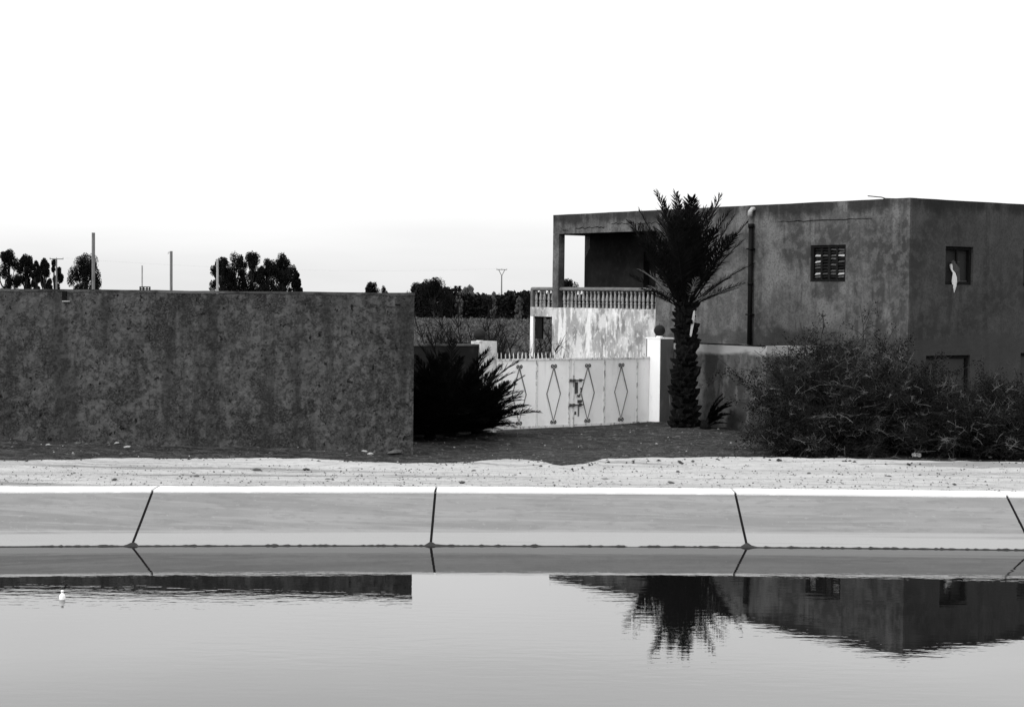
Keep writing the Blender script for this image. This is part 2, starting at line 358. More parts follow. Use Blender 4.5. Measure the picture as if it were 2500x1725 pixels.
# ------------------------------------------------------------------ plastered walls
def facade(fr, A0, A1, Z0, Z1, holes=(), thick=.25, step=.3, amp=.008, topamp=.012, back=True, cut=0.0):
    """fr(a, depth, z); front at depth 0 looks to -depth; holes (a0, a1, z0, z1) with reveals"""
    def lines(lo, hi, cuts):
        L = sorted(set([lo, hi] + [c for c in cuts if lo < c < hi])); out = []
        for p_, q_ in zip(L, L[1:]):
            n_ = max(1, round((q_ - p_) / step)); out += [p_ + (q_ - p_) * i / n_ for i in range(n_)]
        return out + [hi]
    la = lines(A0, A1, [c for h in holes for c in h[:2]]); lz = lines(Z0, Z1, [c for h in holes for c in h[2:]])
    m = MB(); na = len(la)
    def top(a, z): return z + (topamp * (nz(a * .9, 4) + .6 * nz(a * 3.1, 8)) if abs(z - Z1) < 1e-6 else 0)
    def P(a, d, z):
        w = fr(a, 0, z); o_ = amp * (nz(w.x * .8 + w.y, w.z * .8) + .5 * nz(w.x * 3 + w.y, w.z * 3, 4))
        return fr(a, d + o_, top(a, z))
    for z in lz:
        for a in la: m.v.append(P(a, 0, z))
    ins = lambda a, z: any(h[0] < a < h[1] and h[2] < z < h[3] for h in holes)
    for j in range(len(lz) - 1):
        for i in range(na - 1):
            if not ins((la[i] + la[i + 1]) / 2, (lz[j] + lz[j + 1]) / 2):
                q = j * na + i; m.f.append((q, q + 1, q + na + 1, q + na))
    for h in holes:
        a0, a1, z0, z1 = h
        aa = [a for a in la if a0 - 1e-6 <= a <= a1 + 1e-6]; zz = [z for z in lz if z0 - 1e-6 <= z <= z1 + 1e-6]
        for a, b_ in zip(aa, aa[1:]):
            if z0 > Z0 + 1e-6: m.quad(P(a, 0, z0), P(b_, 0, z0), fr(b_, thick, z0), fr(a, thick, z0))
            if z1 < Z1 - 1e-6: m.quad(P(b_, 0, z1), P(a, 0, z1), fr(a, thick, z1), fr(b_, thick, z1))
        for z, y in zip(zz, zz[1:]):
            if a0 > A0 + 1e-6: m.quad(P(a0, 0, y), P(a0, 0, z), fr(a0, thick, z), fr(a0, thick, y))
            if a1 < A1 - 1e-6: m.quad(P(a1, 0, z), P(a1, 0, y), fr(a1, thick, y), fr(a1, thick, z))
    for a, b_ in zip(la, la[1:]): m.quad(P(a, 0, Z1), P(b_, 0, Z1), fr(b_ - (cut if b_ == A1 else 0), thick, top(b_, Z1)), fr(a, thick, top(a, Z1)))
    for z, y in zip(lz, lz[1:]):
        if not ins(A0 + .001, (z + y) / 2): m.quad(P(A0, 0, y), P(A0, 0, z), fr(A0, thick, z), fr(A0, thick, y))
        if not ins(A1 - .001, (z + y) / 2): m.quad(P(A1, 0, z), P(A1, 0, y), fr(A1 - cut, thick, y), fr(A1 - cut, thick, z))
    if back:
        for j in range(len(lz) - 1):
            for i in range(na - 1):
                if not ins((la[i] + la[i + 1]) / 2, (lz[j] + lz[j + 1]) / 2):
                    m.quad(fr(la[i], thick, lz[j]), fr(la[i], thick, top(la[i], lz[j + 1])), fr(la[i + 1] - (cut if i == na - 2 else 0), thick, top(la[i + 1], lz[j + 1])), fr(la[i + 1] - (cut if i == na - 2 else 0), thick, lz[j]))
    return m
# tall boundary wall
wa, wb = Vector((-17.0, 36.95, 0)), Vector((-1.975, 36.6, 0))
wdir = (wb - wa).normalized(); wlen = (wb - wa).length
wfr = frame(wa, wdir, (-wdir.y, wdir.x))
base = wfr(wlen / 2, .12, GZ)
bwall = empty('boundary_wall', base, 'tall dark mottled plaster wall beside the canal track, topped with a thin slab', 'wall')
facade(wfr, 0, wlen, GZ - .25, 3.03, thick=.24, step=.28, amp=.012, topamp=.012, cut=.05).part('wall', M['wall'], bwall)
m = facade(wfr, -.02, wlen + .015, 3.035, 3.085, thick=.26, step=.35, amp=.012, topamp=.014, cut=.05); 
for i, v in enumerate(m.v): m.v[i] = v + Vector((wdir.y, -wdir.x, 0)) * .012
m.part('capping', M['wall_top'], bwall)
sidef = frame(wb + Vector((-.06, .245, 0)), (-.45, .89), (-.89, -.45))
facade(sidef, 0, 7.0, GZ - .25, 3.0, thick=.22, step=.5, amp=.01).part('return_wall', M['wall'], bwall)
sp = atY(161, 722, 36.85); sa = (sp - wa).dot(wdir)
MB().box(wfr, sa - .045, sa + .045, -.05, .05, 2.86, 3.045).part('drain_slot', M['joint'], bwall)
MB().box(wfr, sa - .04, sa + .11, -.06, .05, 2.835, 2.855).part('spout', M['pale_pipe'], bwall)
sp = atY(965, 743, 36.6); sa = (sp - wa).dot(wdir)
MB().box(wfr, sa - .17, sa + .16, -.016, .05, 2.80, 2.815).part('plaster_ledge', M['wall_top'], bwall)
MB().box(wfr, sa + .0, sa + .10, -.02, .05, 2.83, 2.86).part('chipped_patch', M['joint'], bwall)

# ------------------------------------------------------------------ house
eu, ev = Vector((-.5839, .8118, 0)), Vector((.8118, .5839, 0))
HC = Vector((9.35, 43.0, 0))
def hfr(u, v, z): return HC + eu * u + ev * v + Vector((0, 0, z))
RZ = 5.45
house = empty('house', hfr(6, 4, GZ), 'two storey flat roofed plastered house with an open corner loggia behind the palm', 'house')
def hpart(m, name, mat, smooth=False, parent=None): return m.part(name, mat, parent or house, smooth)
# front (plane v = 0): solid part, then the loggia
WF = (2.053, 3.257, 3.47, 4.38)
hpart(facade(lambda a, d, z: hfr(9.22 - a, d, z), 0, 9.22, GZ - .2, RZ, holes=[(9.22 - WF[1], 9.22 - WF[0], WF[2], WF[3])], thick=.24, step=.25, amp=.012, topamp=.008), 'front_wall', M['house'])
WS = [(1.245, 2.25, 3.42, 4.34), (4.12, 5.15, 3.42, 4.34), (.62, 2.2, .72, 1.72), (4.1, 5.2, .72, 1.75)]
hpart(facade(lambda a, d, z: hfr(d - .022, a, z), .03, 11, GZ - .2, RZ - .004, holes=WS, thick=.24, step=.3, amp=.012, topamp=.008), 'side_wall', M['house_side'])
hpart(facade(lambda a, d, z: hfr(a, 11 - d, z), .25, 13.9, GZ - .2, RZ, thick=.24, step=1.0, amp=.005), 'rear_wall', M['house'])
hpart(facade(lambda a, d, z: hfr(13.98 - d, 11 - a, z), .25, 9.8, GZ - .2, RZ - .01, thick=.24, step=1.0, amp=.005), 'far_wall', M['house'])
hpart(MB().box(hfr, .26, 13.7, .26, 10.7, 5.18, 5.3), 'roof_slab', M['rail'])
hpart(MB().box(hfr, .26, 13.7, 1.25, 10.7, 2.55, 2.68), 'upper_floor', M['rail'])
# loggia
hpart(facade(lambda a, d, z: hfr(13.98 - a, d, z), 0, 13.98 - 9.225, 4.88, RZ - .003, thick=.24, step=.25, amp=.012, topamp=.008), 'lintel', M['house'])
hpart(facade(lambda a, d, z: hfr(13.98 - d, 1.44 - a, z), .245, 1.44 - .25, 4.86, RZ - .005, thick=.24, step=.3, amp=.006), 'side_lintel', M['house'])
hpart(facade(lambda a, d, z: hfr(13.98 - a, d, z), 0, .29, 2.70, 4.875, thick=.22, step=.2, amp=.01), 'column', M['house'])
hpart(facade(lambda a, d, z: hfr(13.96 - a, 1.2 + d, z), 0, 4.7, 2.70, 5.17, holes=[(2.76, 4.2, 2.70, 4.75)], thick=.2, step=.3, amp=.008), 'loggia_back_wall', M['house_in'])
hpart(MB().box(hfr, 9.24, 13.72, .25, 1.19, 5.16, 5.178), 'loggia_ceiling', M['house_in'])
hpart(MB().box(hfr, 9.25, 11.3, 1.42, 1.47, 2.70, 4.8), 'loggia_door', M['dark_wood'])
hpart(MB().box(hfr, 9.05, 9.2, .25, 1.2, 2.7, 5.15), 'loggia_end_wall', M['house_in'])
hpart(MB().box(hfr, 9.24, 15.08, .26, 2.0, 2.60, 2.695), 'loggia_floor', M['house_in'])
# whitewashed ground floor below the loggia, and the open bay at its end
hpart(facade(lambda a, d, z: hfr(15.1 - a, d + .01, z), 1.10, 15.1 - 9.225, GZ - .2, 2.70, thick=.25, step=.25, amp=.015, topamp=.004), 'whitewashed_wall', M['white_wall'])
hpart(facade(lambda a, d, z: hfr(15.1 - a, d + .01, z), 0, 1.098, 2.42, 2.70, thick=.25, step=.25, amp=.01, topamp=.004), 'bay_beam', M['white_wall'])
hpart(facade(lambda a, d, z: hfr(15.1 - a, d + .008, z), 0, .15, GZ - .2, 2.418, thick=.06, step=.2, amp=.006), 'bay_post', M['white'])
hpart(facade(lambda a, d, z: hfr(15.1 - d, 2.0 - a, z), 0, 1.74, 2.40, 2.69, thick=.2, step=.4, amp=.006), 'side_beam', M['white_wall'])
hpart(MB().box(hfr, 14.62, 14.945, .10, .16, 1.74, 2.43), 'hanging_panel', M['dark_wood'])
hpart(MB().box(hfr, 14.9, 15.09, 1.78, 1.98, GZ, 2.40), 'rear_post', M['house_in'])
# balustrade
def rail(u0_, u1_, v0_, v1_, along):
    m = MB(); n = 10
    prof = [(-.07, 0), (-.075, .05), (-.05, .09), (0, .105), (.05, .09), (.075, .05), (.07, 0)]
    for i in range(n + 1):
        k = i / n
        for d, z in prof:
            u = u0_ + (u1_ - u0_) * k; v = v0_ + (v1_ - v0_) * k; zz = 3.20 + z + .006 * nz(u * 3, v * 3)
            m.v.append(hfr(u, v + d, zz) if along == 'u' else hfr(u + d, v, zz))
    p_ = len(prof)
    for i in range(n):
        for j in range(p_):
            q = i * p_ + j; r = i * p_ + (j + 1) % p_; m.f.append((q, q + p_, r + p_, r))
    m.f.append(tuple(range(p_))); m.f.append(tuple(n * p_ + p_ - 1 - j for j in range(p_)))
    return m
hpart(rail(13.68, 9.23, .10, .10, 'u'), 'handrail', M['rail'], True)
hpart(rail(15.12, 13.99, .10, .10, 'u'), 'handrail', M['rail'], True)
hpart(rail(15.0, 15.0, .12, 1.9, 'v'), 'handrail', M['rail'], True)
hpart(facade(lambda a, d, z: hfr(15.1 - a, d + .01, z), 0, .1, 2.703, 3.22, thick=.18, step=.15, amp=.006), 'end_post', M['rail'])
bp = [(.050, 0), (.050, .03), (.034, .04), (.046, .075), (.036, .105), (.028, .115), (.05, .13), (.05, .155), (.030, .168), (.034, .19), (.053, .235), (.050, .28), (.036, .36), (.026, .425), (.028, .44), (.042, .45), (.042, .475), (.03, .485), (.046, .50), (.046, .51)]
bme = MB().lathe([(r * .95, z * .985) for r, z in bp], (0, 0, 0), 12).mesh('baluster', M['bal'], None, True)
nb = 24
for i in range(nb):
    u = 13.50 - (13.50 - 9.30) * i / (nb - 1)
    inst('baluster', bme, house, hfr(u + U(-.012, .012), .10, 2.698), (U(-.03, .03), U(-.03, .03), R() * 6))
for i in range(5): inst('baluster', bme, house, hfr(14.90 - i * .205, .10, 2.698), (U(-.03, .03), U(-.03, .03), R() * 6))
for i in range(7): inst('baluster', bme, house, hfr(15.0, .42 + i * .21, 2.698), (U(-.03, .03), U(-.03, .03), R() * 6))
# lintel cracks: thin dark gaps in the render
def crack(pts, w):
    m = MB(); n = len(pts)
    for i, (u, z) in enumerate(pts):
        h = w * (1 if 0 < i < n - 1 else .2) * U(.5, 1.3)
        m.v += [hfr(u, -.014, z + h), hfr(u, -.014, z - h), hfr(u, .03, z)]
    for i in range(n - 1):
        for j in range(3):
            a = 3 * i + j; b2 = 3 * i + (j + 1) % 3; m.f.append((a, a + 3, b2 + 3, b2))
    hpart(m, 'crack', M['joint'])
def wander(u_a, u_b, z, jit, n=16): return [(u_a + (u_b - u_a) * i / n, z + jit * nz(i * .9, z * 7) + U(-.012, .012)) for i in range(n + 1)]
crack(wander(12.9, 11.5, 5.03, .05), .011); crack(wander(11.25, 10.2, 5.12, .03), .006); crack(wander(10.1, 9.3, 5.10, .05), .005); crack(wander(13.5, 13.25, 4.98, .03, 5), .006)
crack(wander(4.4, 1.2, 5.0, .02, 18), .006)
# front window: dark frame, two leaves of uneven louvres
def fbox(m, a0, a1, d0, d1, z0, z1): return m.box(lambda a, d, z: hfr(a, d, z), a0, a1, d0, d1, z0, z1)
m = MB(); u0_, u1_, z0_, z1_ = WF
fbox(m, u0_ + .002, u1_ - .002, .03, .12, z0_ + .002, z0_ + .065); fbox(m, u0_ + .002, u1_ - .002, .03, .12, z1_ - .06, z1_ - .002)
for a, b_ in ((u0_ + .002, u0_ + .07), (u1_ - .08, u1_ - .002)): fbox(m, a, b_, .035, .115, z0_ + .066, z1_ - .061)
win = hpart(m, 'window', M['dark_wood'])
cols = 4; wi = (u1_ - u0_ - .15) / cols
for i in range(1, cols):
    a = u0_ + .07 + wi * i; w = .045 if i == 2 else .03
    hpart(fbox(MB(), a - w, a + w, .045, .105, z0_ + .067, z1_ - .062), 'mullion', M['dark_wood'], parent=win)
tones = {(3, 2): 'light_slat', (3, 4): 'light_slat', (3, 8): 'light_slat', (3, 5): 'grey_slat', (3, 6): 'grey_slat', (0, 0): 'grey_slat', (0, 2): 'light_slat', (0, 8): 'light_slat', (0, 9): 'grey_slat', (1, 0): 'grey_slat', (1, 8): 'grey_slat', (2, 2): 'grey_slat'}
ns = 10
for i in range(cols):
    for j in range(ns):
        if R() < .08: continue
        a = u0_ + .07 + wi * i; z = z1_ - .085 - (z1_ - z0_ - .16) * (j + .3) / ns
        til = U(-.012, .012); mm = MB(); h = U(.018, .026)
        A = [hfr(a + .035, .06, z + h + til), hfr(a + wi - .035, .06, z + h - til), hfr(a + wi - .035, .10, z - h - til), hfr(a + .035, .10, z - h + til)]
        A = [hfr(a + .03, .10, z + h + til), hfr(a + wi - .03, .10, z + h - til), hfr(a + wi - .03, .055, z - h - til), hfr(a + .03, .055, z - h + til)]
        n_ = Vector((0, 0, .008)); mm.v = A + [p_ + n_ for p_ in A]
        mm.f = [(0, 1, 2, 3), (7, 6, 5, 4), (0, 4, 5, 1), (1, 5, 6, 2), (2, 6, 7, 3), (3, 7, 4, 0)]
        hpart(mm, 'slat', M[tones.get((i, j), 'dark_wood' if R() < .6 else 'grey_slat')], parent=win)
hpart(fbox(MB(), u0_ + .02, u1_ - .02, .15, .17, z0_ + .02, z1_ - .02), 'pane', M['dark_room'], parent=win)
# side windows
for q, (a0, a1, z0_, z1_) in enumerate(WS):
    S = lambda a, d, z: hfr(d, a, z)
    m = MB(); w = .07
    m.box(S, a0 + .002, a1 - .002, .05, .12, z0_ + .002, z0_ + w); m.box(S, a0 + .002, a1 - .002, .05, .12, z1_ - w, z1_ - .002)
    m.box(S, a0 + .002, a0 + w, .05, .12, z0_ + w, z1_ - w); m.box(S, a1 - w, a1 - .002, .05, .12, z0_ + w, z1_ - w)
    win = hpart(m, 'window', M['dark_wood'])
    if q < 2:
        hpart(MB().box(S, (a0 + a1) / 2 - .02, (a0 + a1) / 2 + .02, .06, .11, z0_ + w, z1_ - w), 'mullion', M['dark_wood'], parent=win)
        hpart(MB().box(S, a0 + .02, a1 - .02, .16, .175, z0_ + .02, z1_ - .02), 'pane', M['dark_room'], parent=win)
        hpart(MB().box(S, a0 + w + .25, a1 - w - .05, .075, .10, z0_ + w + .01, z0_ + w + .03), 'cross_bar', M['grey_slat'], parent=win)
        hpart(MB().box(S, a0 + w + .22, a0 + w + .55, .075, .10, z0_ + .55, z0_ + .565), 'cross_bar', M['grey_slat'], parent=win)
    else:
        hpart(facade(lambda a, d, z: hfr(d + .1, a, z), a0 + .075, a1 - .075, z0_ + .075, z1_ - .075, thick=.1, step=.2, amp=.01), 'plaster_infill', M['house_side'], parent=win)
# downpipe with its spout
pu = 5.34
hpart(MB().tube([hfr(pu, -.085, 4.95), hfr(pu, -.085, 3.4), hfr(pu, -.08, 1.2)], .062, 12), 'downpipe', M['pipe'], True)
hpart(MB().tube([hfr(pu, -.085, 4.86), hfr(pu, -.085, 4.97)], .078, 12), 'pipe_socket', M['pipe'], True)
hpart(MB().tube([hfr(pu, -.083, 3.38), hfr(pu, -.083, 3.46)], .075, 12), 'pipe_socket', M['pipe'], True)
hpart(MB().tube([hfr(pu - .03, .05, 5.36), hfr(pu - .03, -.08, 5.35), hfr(pu, -.12, 5.28), hfr(pu + .01, -.12, 5.17)], [.05, .055, .062, .07], 10), 'roof_spout', M['pale_pipe'], True)
for z in (4.3, 2.6): hpart(MB().box(hfr, pu - .09, pu + .09, -.155, .02, z, z + .035), 'pipe_clamp', M['pipe'])
hpart(MB().tube([hfr(.8, .12, 5.44), hfr(1.0, .1, 5.50), hfr(1.4, .05, 5.545)], .014, 6), 'reinforcing_bar', M['rust'])
hpart(MB().tube([hfr(.55, .14, 5.445), hfr(.95, .12, 5.47)], .016, 6), 'reinforcing_bar', M['rust'])
# rag out of the side window
m = MB(); prof = [(3.92, 1.51, .03), (3.86, 1.51, .05), (3.78, 1.54, .08), (3.70, 1.56, .11), (3.60, 1.57, .14), (3.50, 1.58, .15), (3.40, 1.59, .13), (3.31, 1.58, .08), (3.23, 1.56, .02)]
for i, (z, a, w) in enumerate(prof):
    for k in (-1, -.3, .3, 1):
        m.v.append(hfr(-.015 - .035 * (1 - abs(k)) - .02 * math.sin(i * 1.3 + k * 2) + (.06 if i < 3 else 0) - .01, a + w * .5 * k + (.03 * (8 - i) if False else 0), z))
n0 = len(m.v)
m.v += [v + eu * .012 for v in m.v]
for i in range(len(prof) - 1):
    for j in range(3):
        a = 4 * i + j; m.f.append((a, a + 1, a + 5, a + 4)); m.f.append((n0 + a + 4, n0 + a + 5, n0 + a + 1, n0 + a))
    for j in (0, 3): a = 4 * i + j; m.f.append((a, a + 4, n0 + a + 4, n0 + a))
m.thing('hanging_cloth', M['cloth'], hfr(-.02, 1.57, 3.6), 'pale torn cloth hanging out of the upper side window', 'cloth', smooth=True)
m = MB()
cl = [(1.58, 4.00, .09), (1.64, 3.90, .13), (1.72, 3.80, .15), (1.78, 3.70, .12), (1.82, 3.60, .07), (1.80, 3.495, .05)]
for i, (a, z, w) in enumerate(cl):
    for k in (-1, 0, 1): m.v.append(hfr(.045 + .02 * math.sin(i * 2 + k), a + w * k * .6, z + .02 * k))
n0 = len(m.v); m.v += [v + eu * .01 for v in m.v]
for i in range(len(cl) - 1):
    for j in range(2):
        a = 3 * i + j; m.f.append((a, a + 1, a + 4, a + 3)); m.f.append((n0 + a + 3, n0 + a + 4, n0 + a + 1, n0 + a))
m.thing('window_drape', M['grey_slat'], hfr(.05, 1.75, 3.6), 'dim grey drape crumpled inside the upper side window', 'cloth', smooth=True)

# ------------------------------------------------------------------ gate, pillars, garden walls
ga = Vector((.8118, .5839, 0)); gn = Vector((.5839, -.8118, 0)); G0 = Vector((1.52, 44.32, 0))
def gfr(s, d, z): return G0 + ga * s - gn * d + Vector((0, 0, z))       # d > 0 is behind the gate
def gs(px, py=950):
    r = ray(px, py); k = r.x / r.y; return (k * G0.y - G0.x) / (ga.x - k * ga.y)
gate = empty('metal_gate', gfr(0, 0, GZ), 'white sheet metal double gate with diamond ornaments and spikes', 'gate')
ZT = 1.545; ZB = -.13
sL, sM, sR = gs(1210), gs(1394.5), gs(1585)
leafspec = [(sL + .01, sM - .006, [gs(1224), gs(1310), gs(1389)], [gs(1267), gs(1351)]), (sM + .006, sR - .012, [gs(1400), gs(1475), gs(1555)], [gs(1434), gs(1515.5)])]
spme = MB().tube([(0, 0, 0), (0, 0, .06), (.004, 0, .11), (0, 0, .155)], [.013, .013, .011, .003], 6).mesh('spike', M['gate_edge'])
for li, (a0, a1, ridges, dia) in enumerate(leafspec):
    lf = MB().box(gfr, a0, a1, 0.0, .03, ZB, ZT - .03).part('gate_leaf', M['gate'], gate)
    MB().box(gfr, a0, a1, -.018, .034, ZT - .045, ZT).part('top_rail', M['gate_edge'], lf)
    MB().box(gfr, a0 + .02, a1 - .02, -.010, -.001, ZB + .005, ZB + .06).part('bottom_rail', M['gate_edge'], lf)
    xs_ = [a0] + ridges + [a1]
    for s in ridges:
        w = .028 if s not in (ridges[0], ridges[-1]) else .02
        MB().box(gfr, s - w, s + w, -.014, -.001, ZB + .061, ZT - .046).part('stile', M['gate_edge'], lf)
        MB().box(gfr, s + w + .001, s + w + .006, -.009, .001, ZB + .061, ZT - .046).part('seam', M['rod'], lf)
    for s in dia:
        zt, zb = 1.33, .03; zm = .69; hw = .205
        pts = [(s, zt), (s + hw, zm), (s, zb), (s - hw, zm), (s, zt)]
        MB().tube([gfr(a, -.016, z) for a, z in pts], .0125, 6).part('diamond_rod', M['rod'], lf)
        for zc, sg in ((zt, 1), (zb, -1)):
            for k in (-1, 1):
                c_ = []
                for q in range(11):
                    an = math.radians(-90 * sg + k * sg * q * 38); rr = .045 * (1 - q / 16)
                    c_.append(gfr(s + k * .042 + rr * math.cos(an) * 1.0, -.018, zc + sg * .03 + rr * math.sin(an)))
                MB().tube(c_, .012, 5).part('scroll', M['rust'], lf)
    n_ = int((a1 - a0) / .118)
    for i in range(n_ + 1):
        if R() < .07: continue
        s = a0 + .03 + (a1 - a0 - .06) * i / n_
        o_ = inst('spike', spme, lf, gfr(s, .008, ZT - .003), (U(-.08, .08), U(-.08, .08), R() * 6), (1, 1, U(.85, 1.1)))
    if li == 1:
        for zc in (1.00, .40):
            MB().tube([gfr(a0 - .09, -.05, zc), gfr(a0 + .33, -.05, zc + .004)], .017, 8).part('bolt', M['rust'], lf, True)
            for s in (a0 - .055, a0 + .05, a0 + .25): MB().box(gfr, s - .02, s + .02, -.072, -.008 if s > a0 else .0, zc - .035, zc + .035).part('bolt_bracket', M['rust'], lf)
        MB().box(gfr, a0 + .10, a0 + .18, -.03, -.001, .68, .96).part('lock_case', M['rust'], lf)
        MB().tube([gfr(a0 + .27, -.03, .70), gfr(a0 + .29, -.035, .76), gfr(a0 + .27, -.03, .82)], .016, 6).part('handle', M['rust'], lf)
        MB().tube([gfr(a0 + .16, -.035, .64), gfr(a0 + .20, -.05, .60), gfr(a0 + .24, -.035, .66)], .022, 6).part('padlock', M['rust'], lf)
        MB().box(gfr, a0 + .19, a0 + .31, -.03, -.001, .45, .52).part('lock_case', M['rust'], lf)
        MB().box(gfr, a0 + .20, a0 + .24, -.014, -.001, .12, .38).part('rust_patch', M['rod'], lf)
        MB().box(gfr, a0 + .10, a0 + .15, -.012, -.001, .16, .24).part('rust_patch', M['rust'], lf)
def ball(name, c, r, parent, mat):
    prof = [(r * math.sin(math.pi * i / 12) + (1e-4 if i in (0, 12) else 0), -r * math.cos(math.pi * i / 12)) for i in range(13)]
    return MB().lathe(prof, c, 18).part(name, mat, parent, True)
# right pillar: white return face towards the gate, darker front
pr = empty('gate_pillar', gfr(sR + .2, -.2, GZ), 'square gate pillar with a white flank and dark ball beside the palm', 'pillar', 'pillars of the gate')
facade(lambda a, d, z: gfr(sR + .012 + a, -.40 + d, z), 0, .42, GZ - .2, 2.0, thick=.55, step=.2, amp=.01, topamp=.006).part('shaft', M['pillar_front'], pr)
facade(lambda a, d, z: gfr(sR + d, .10 - a, z), 0, .502, GZ - .2, 2.005, thick=.011, step=.2, amp=.003, topamp=.004, back=False).part('whitewashed_face', M['white'], pr)
MB().box(gfr, sR - .01, sR + .44, -.41, .16, 2.0, 2.035).part('cap', M['white'], pr)
MB().lathe([(.09, 0), (.085, .03), (.05, .045)], gfr(sR + .17, -.17, 2.035), 14).part('ball_foot', M['white'], pr, True)
ball('ball', gfr(sR + .17, -.17, 2.035 + .04 + .135), .142, pr, M['black'])
MB().tube([gfr(sR + .17, -.17, 2.34), gfr(sR + .165, -.17, 2.39)], .008, 5).part('pin', M['rust'], pr)
# left pillar
pl = empty('gate_pillar', gfr(sL - .2, 0, GZ), 'pale flaking gate pillar with dark ball next to the low palms', 'pillar', 'pillars of the gate')
facade(lambda a, d, z: gfr(sL - .47 + a, -.06 + d, z), 0, .46, GZ - .2, 1.97, thick=.42, step=.15, amp=.014, topamp=.03).part('shaft', M['pillar'], pl)
ball('ball', gfr(sL - .38, .13, 1.97 + .155), .145, pl, M['black'])
MB().lathe([(.10, -.02), (.09, .03), (.05, .05)], gfr(sL - .38, .13, 1.95), 14).part('ball_foot', M['pillar'], pl, True)
# low wall left of the gate
gw = empty('garden_wall', gfr(sL - 2, .1, GZ), 'low dark plaster wall between the tall boundary wall and the pale gate pillar', 'wall')
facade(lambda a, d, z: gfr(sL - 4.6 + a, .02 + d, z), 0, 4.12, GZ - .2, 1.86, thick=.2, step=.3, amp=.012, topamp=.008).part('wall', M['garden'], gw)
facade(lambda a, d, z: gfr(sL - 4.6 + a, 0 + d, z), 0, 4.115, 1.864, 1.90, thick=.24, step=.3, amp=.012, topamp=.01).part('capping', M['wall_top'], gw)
# wall right of the gate, running before the house to the thorn bush
K0 = gfr(sR + .44, 0, 0); kd = Vector((.5839, -.8118, 0)); kb = Vector((.8118, .5839, 0))
def kfr(a, d, z): return K0 + kd * a + kb * d + Vector((0, 0, z))
zk0 = atY(1700, 838, kfr(.6, 0, 0).y).z; zk1 = atY(1900, 842, kfr(3.4, 0, 0).y).z
gw2 = empty('garden_wall', kfr(2, .1, GZ), 'weathered low plaster wall between the tall palm and the thorn bush', 'wall')
KT = (zk0 + zk1) / 2
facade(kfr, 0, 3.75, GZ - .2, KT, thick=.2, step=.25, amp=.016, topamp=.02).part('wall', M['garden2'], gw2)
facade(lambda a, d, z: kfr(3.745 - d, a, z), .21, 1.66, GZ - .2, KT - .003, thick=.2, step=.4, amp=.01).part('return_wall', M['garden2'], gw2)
mm = MB().box(kfr, .3, 3.7, -.013, .005, KT - .015, KT + .012); mm.part('dark_edge', M['joint'], gw2)

# ------------------------------------------------------------------ palms
def frond_mesh(L, bend, nl, ll, mat, stiff=.9, wid=.014, seed=0, side=.0, spread=(34, 66)):
    rng = random.Random(seed); m = MB(); n = 16; pts = []; p_ = Vector((0, 0, 0)); an = 0.0
    for i in range(n + 1):
        pts.append(p_.copy()); k = i / n; an = bend * k ** 1.6
        p_ = p_ + Vector((math.sin(an), side * k * .3, math.cos(an))) * (L / n)
    m.tube(pts, [.028 * (1 - .85 * i / n) + .003 for i in range(n + 1)], 5)
    for j in range(nl):
        k = .16 + .84 * (j + .5) / nl; f = k * n; i = min(n - 1, int(f)); q = pts[i].lerp(pts[i + 1], f - i); tn = (pts[i + 1] - pts[i]).normalized()
        sd = Vector((0, 1, 0)); up = tn.cross(sd).normalized()
        for s in (-1, 1):
            ln = ll * (math.sin(math.pi * min(1, .22 + .72 * k)) ** .7) * rng.uniform(.8, 1.15)
            sp_ = math.radians(rng.uniform(spread[0], spread[1])) * (1 - .30 * k); lift = rng.uniform(-.15, .5)
            d = (tn * math.cos(sp_) * stiff + (sd * s + up * lift).normalized() * math.sin(sp_)).normalized()
            wv = d.cross(up).normalized() * wid * rng.uniform(.8, 1.2); tip = q + d * ln + Vector((0, 0, -.05 * ln * rng.random()))
            mid = q + d * ln * .55; a = len(m.v)
            nu = d.cross(wv).normalized() * .002
            m.v += [q - wv * .4, q + wv * .4, mid + wv, tip, mid - wv, mid + nu * 3]
            m.f += [(a, a + 1, a + 2, a + 5), (a, a + 5, a + 4), (a + 5, a + 2, a + 3), (a + 4, a + 5, a + 3)]
    return m.mesh('frond', mat)
def place_frond(me, parent, loc, az, tilt, sc_=1.0, name='frond', roll=0.0):
    o = inst(name, me, parent, loc); 
    q = Matrix.Rotation(az, 4, 'Z') @ Matrix.Rotation(tilt, 4, 'Y') @ Matrix.Rotation(roll, 4, 'Z')
    o.rotation_euler = q.to_euler(); o.scale = (sc_,) * 3; return o
PB = atY(1669, 1040, 43.9); PB.z = gz(PB.x, PB.y) - .05
palm = empty('palm_tree', PB, 'date palm with a stubby scaly trunk and upright dark fronds by the gate', 'palm')
TH = 3.12
m = MB(); tp = []; tr = []
for i in range(15):
    k = i / 14; tp.append(PB + Vector((.05 * math.sin(k * 3) - .04 * k, 0, (TH + .15) * k))); tr.append(.235 - .035 * k + .02 * math.sin(k * 21) + (.05 * (1 - k / .1) if k < .1 else 0) - (.08 * ((k - .86) / .14) if k > .86 else 0))
m.tube(tp, tr, 14); m.part('trunk', M['boot'], palm, True)
bm_ = MB(); bm_.v = [W(-.075, 0, -.07), W(.075, 0, -.07), W(.06, .10, .02), W(-.06, .10, .02), W(-.05, .0, .10), W(.05, .0, .10), W(.030, .125, .075), W(-.030, .125, .075)]
bm_.f = [(0, 1, 2, 3), (3, 2, 6, 7), (7, 6, 5, 4), (0, 3, 7, 4), (1, 5, 6, 2), (0, 4, 5, 1)]
bome = [bm_.mesh('leaf_base', M['boot'])]
rows, per = 26, 10
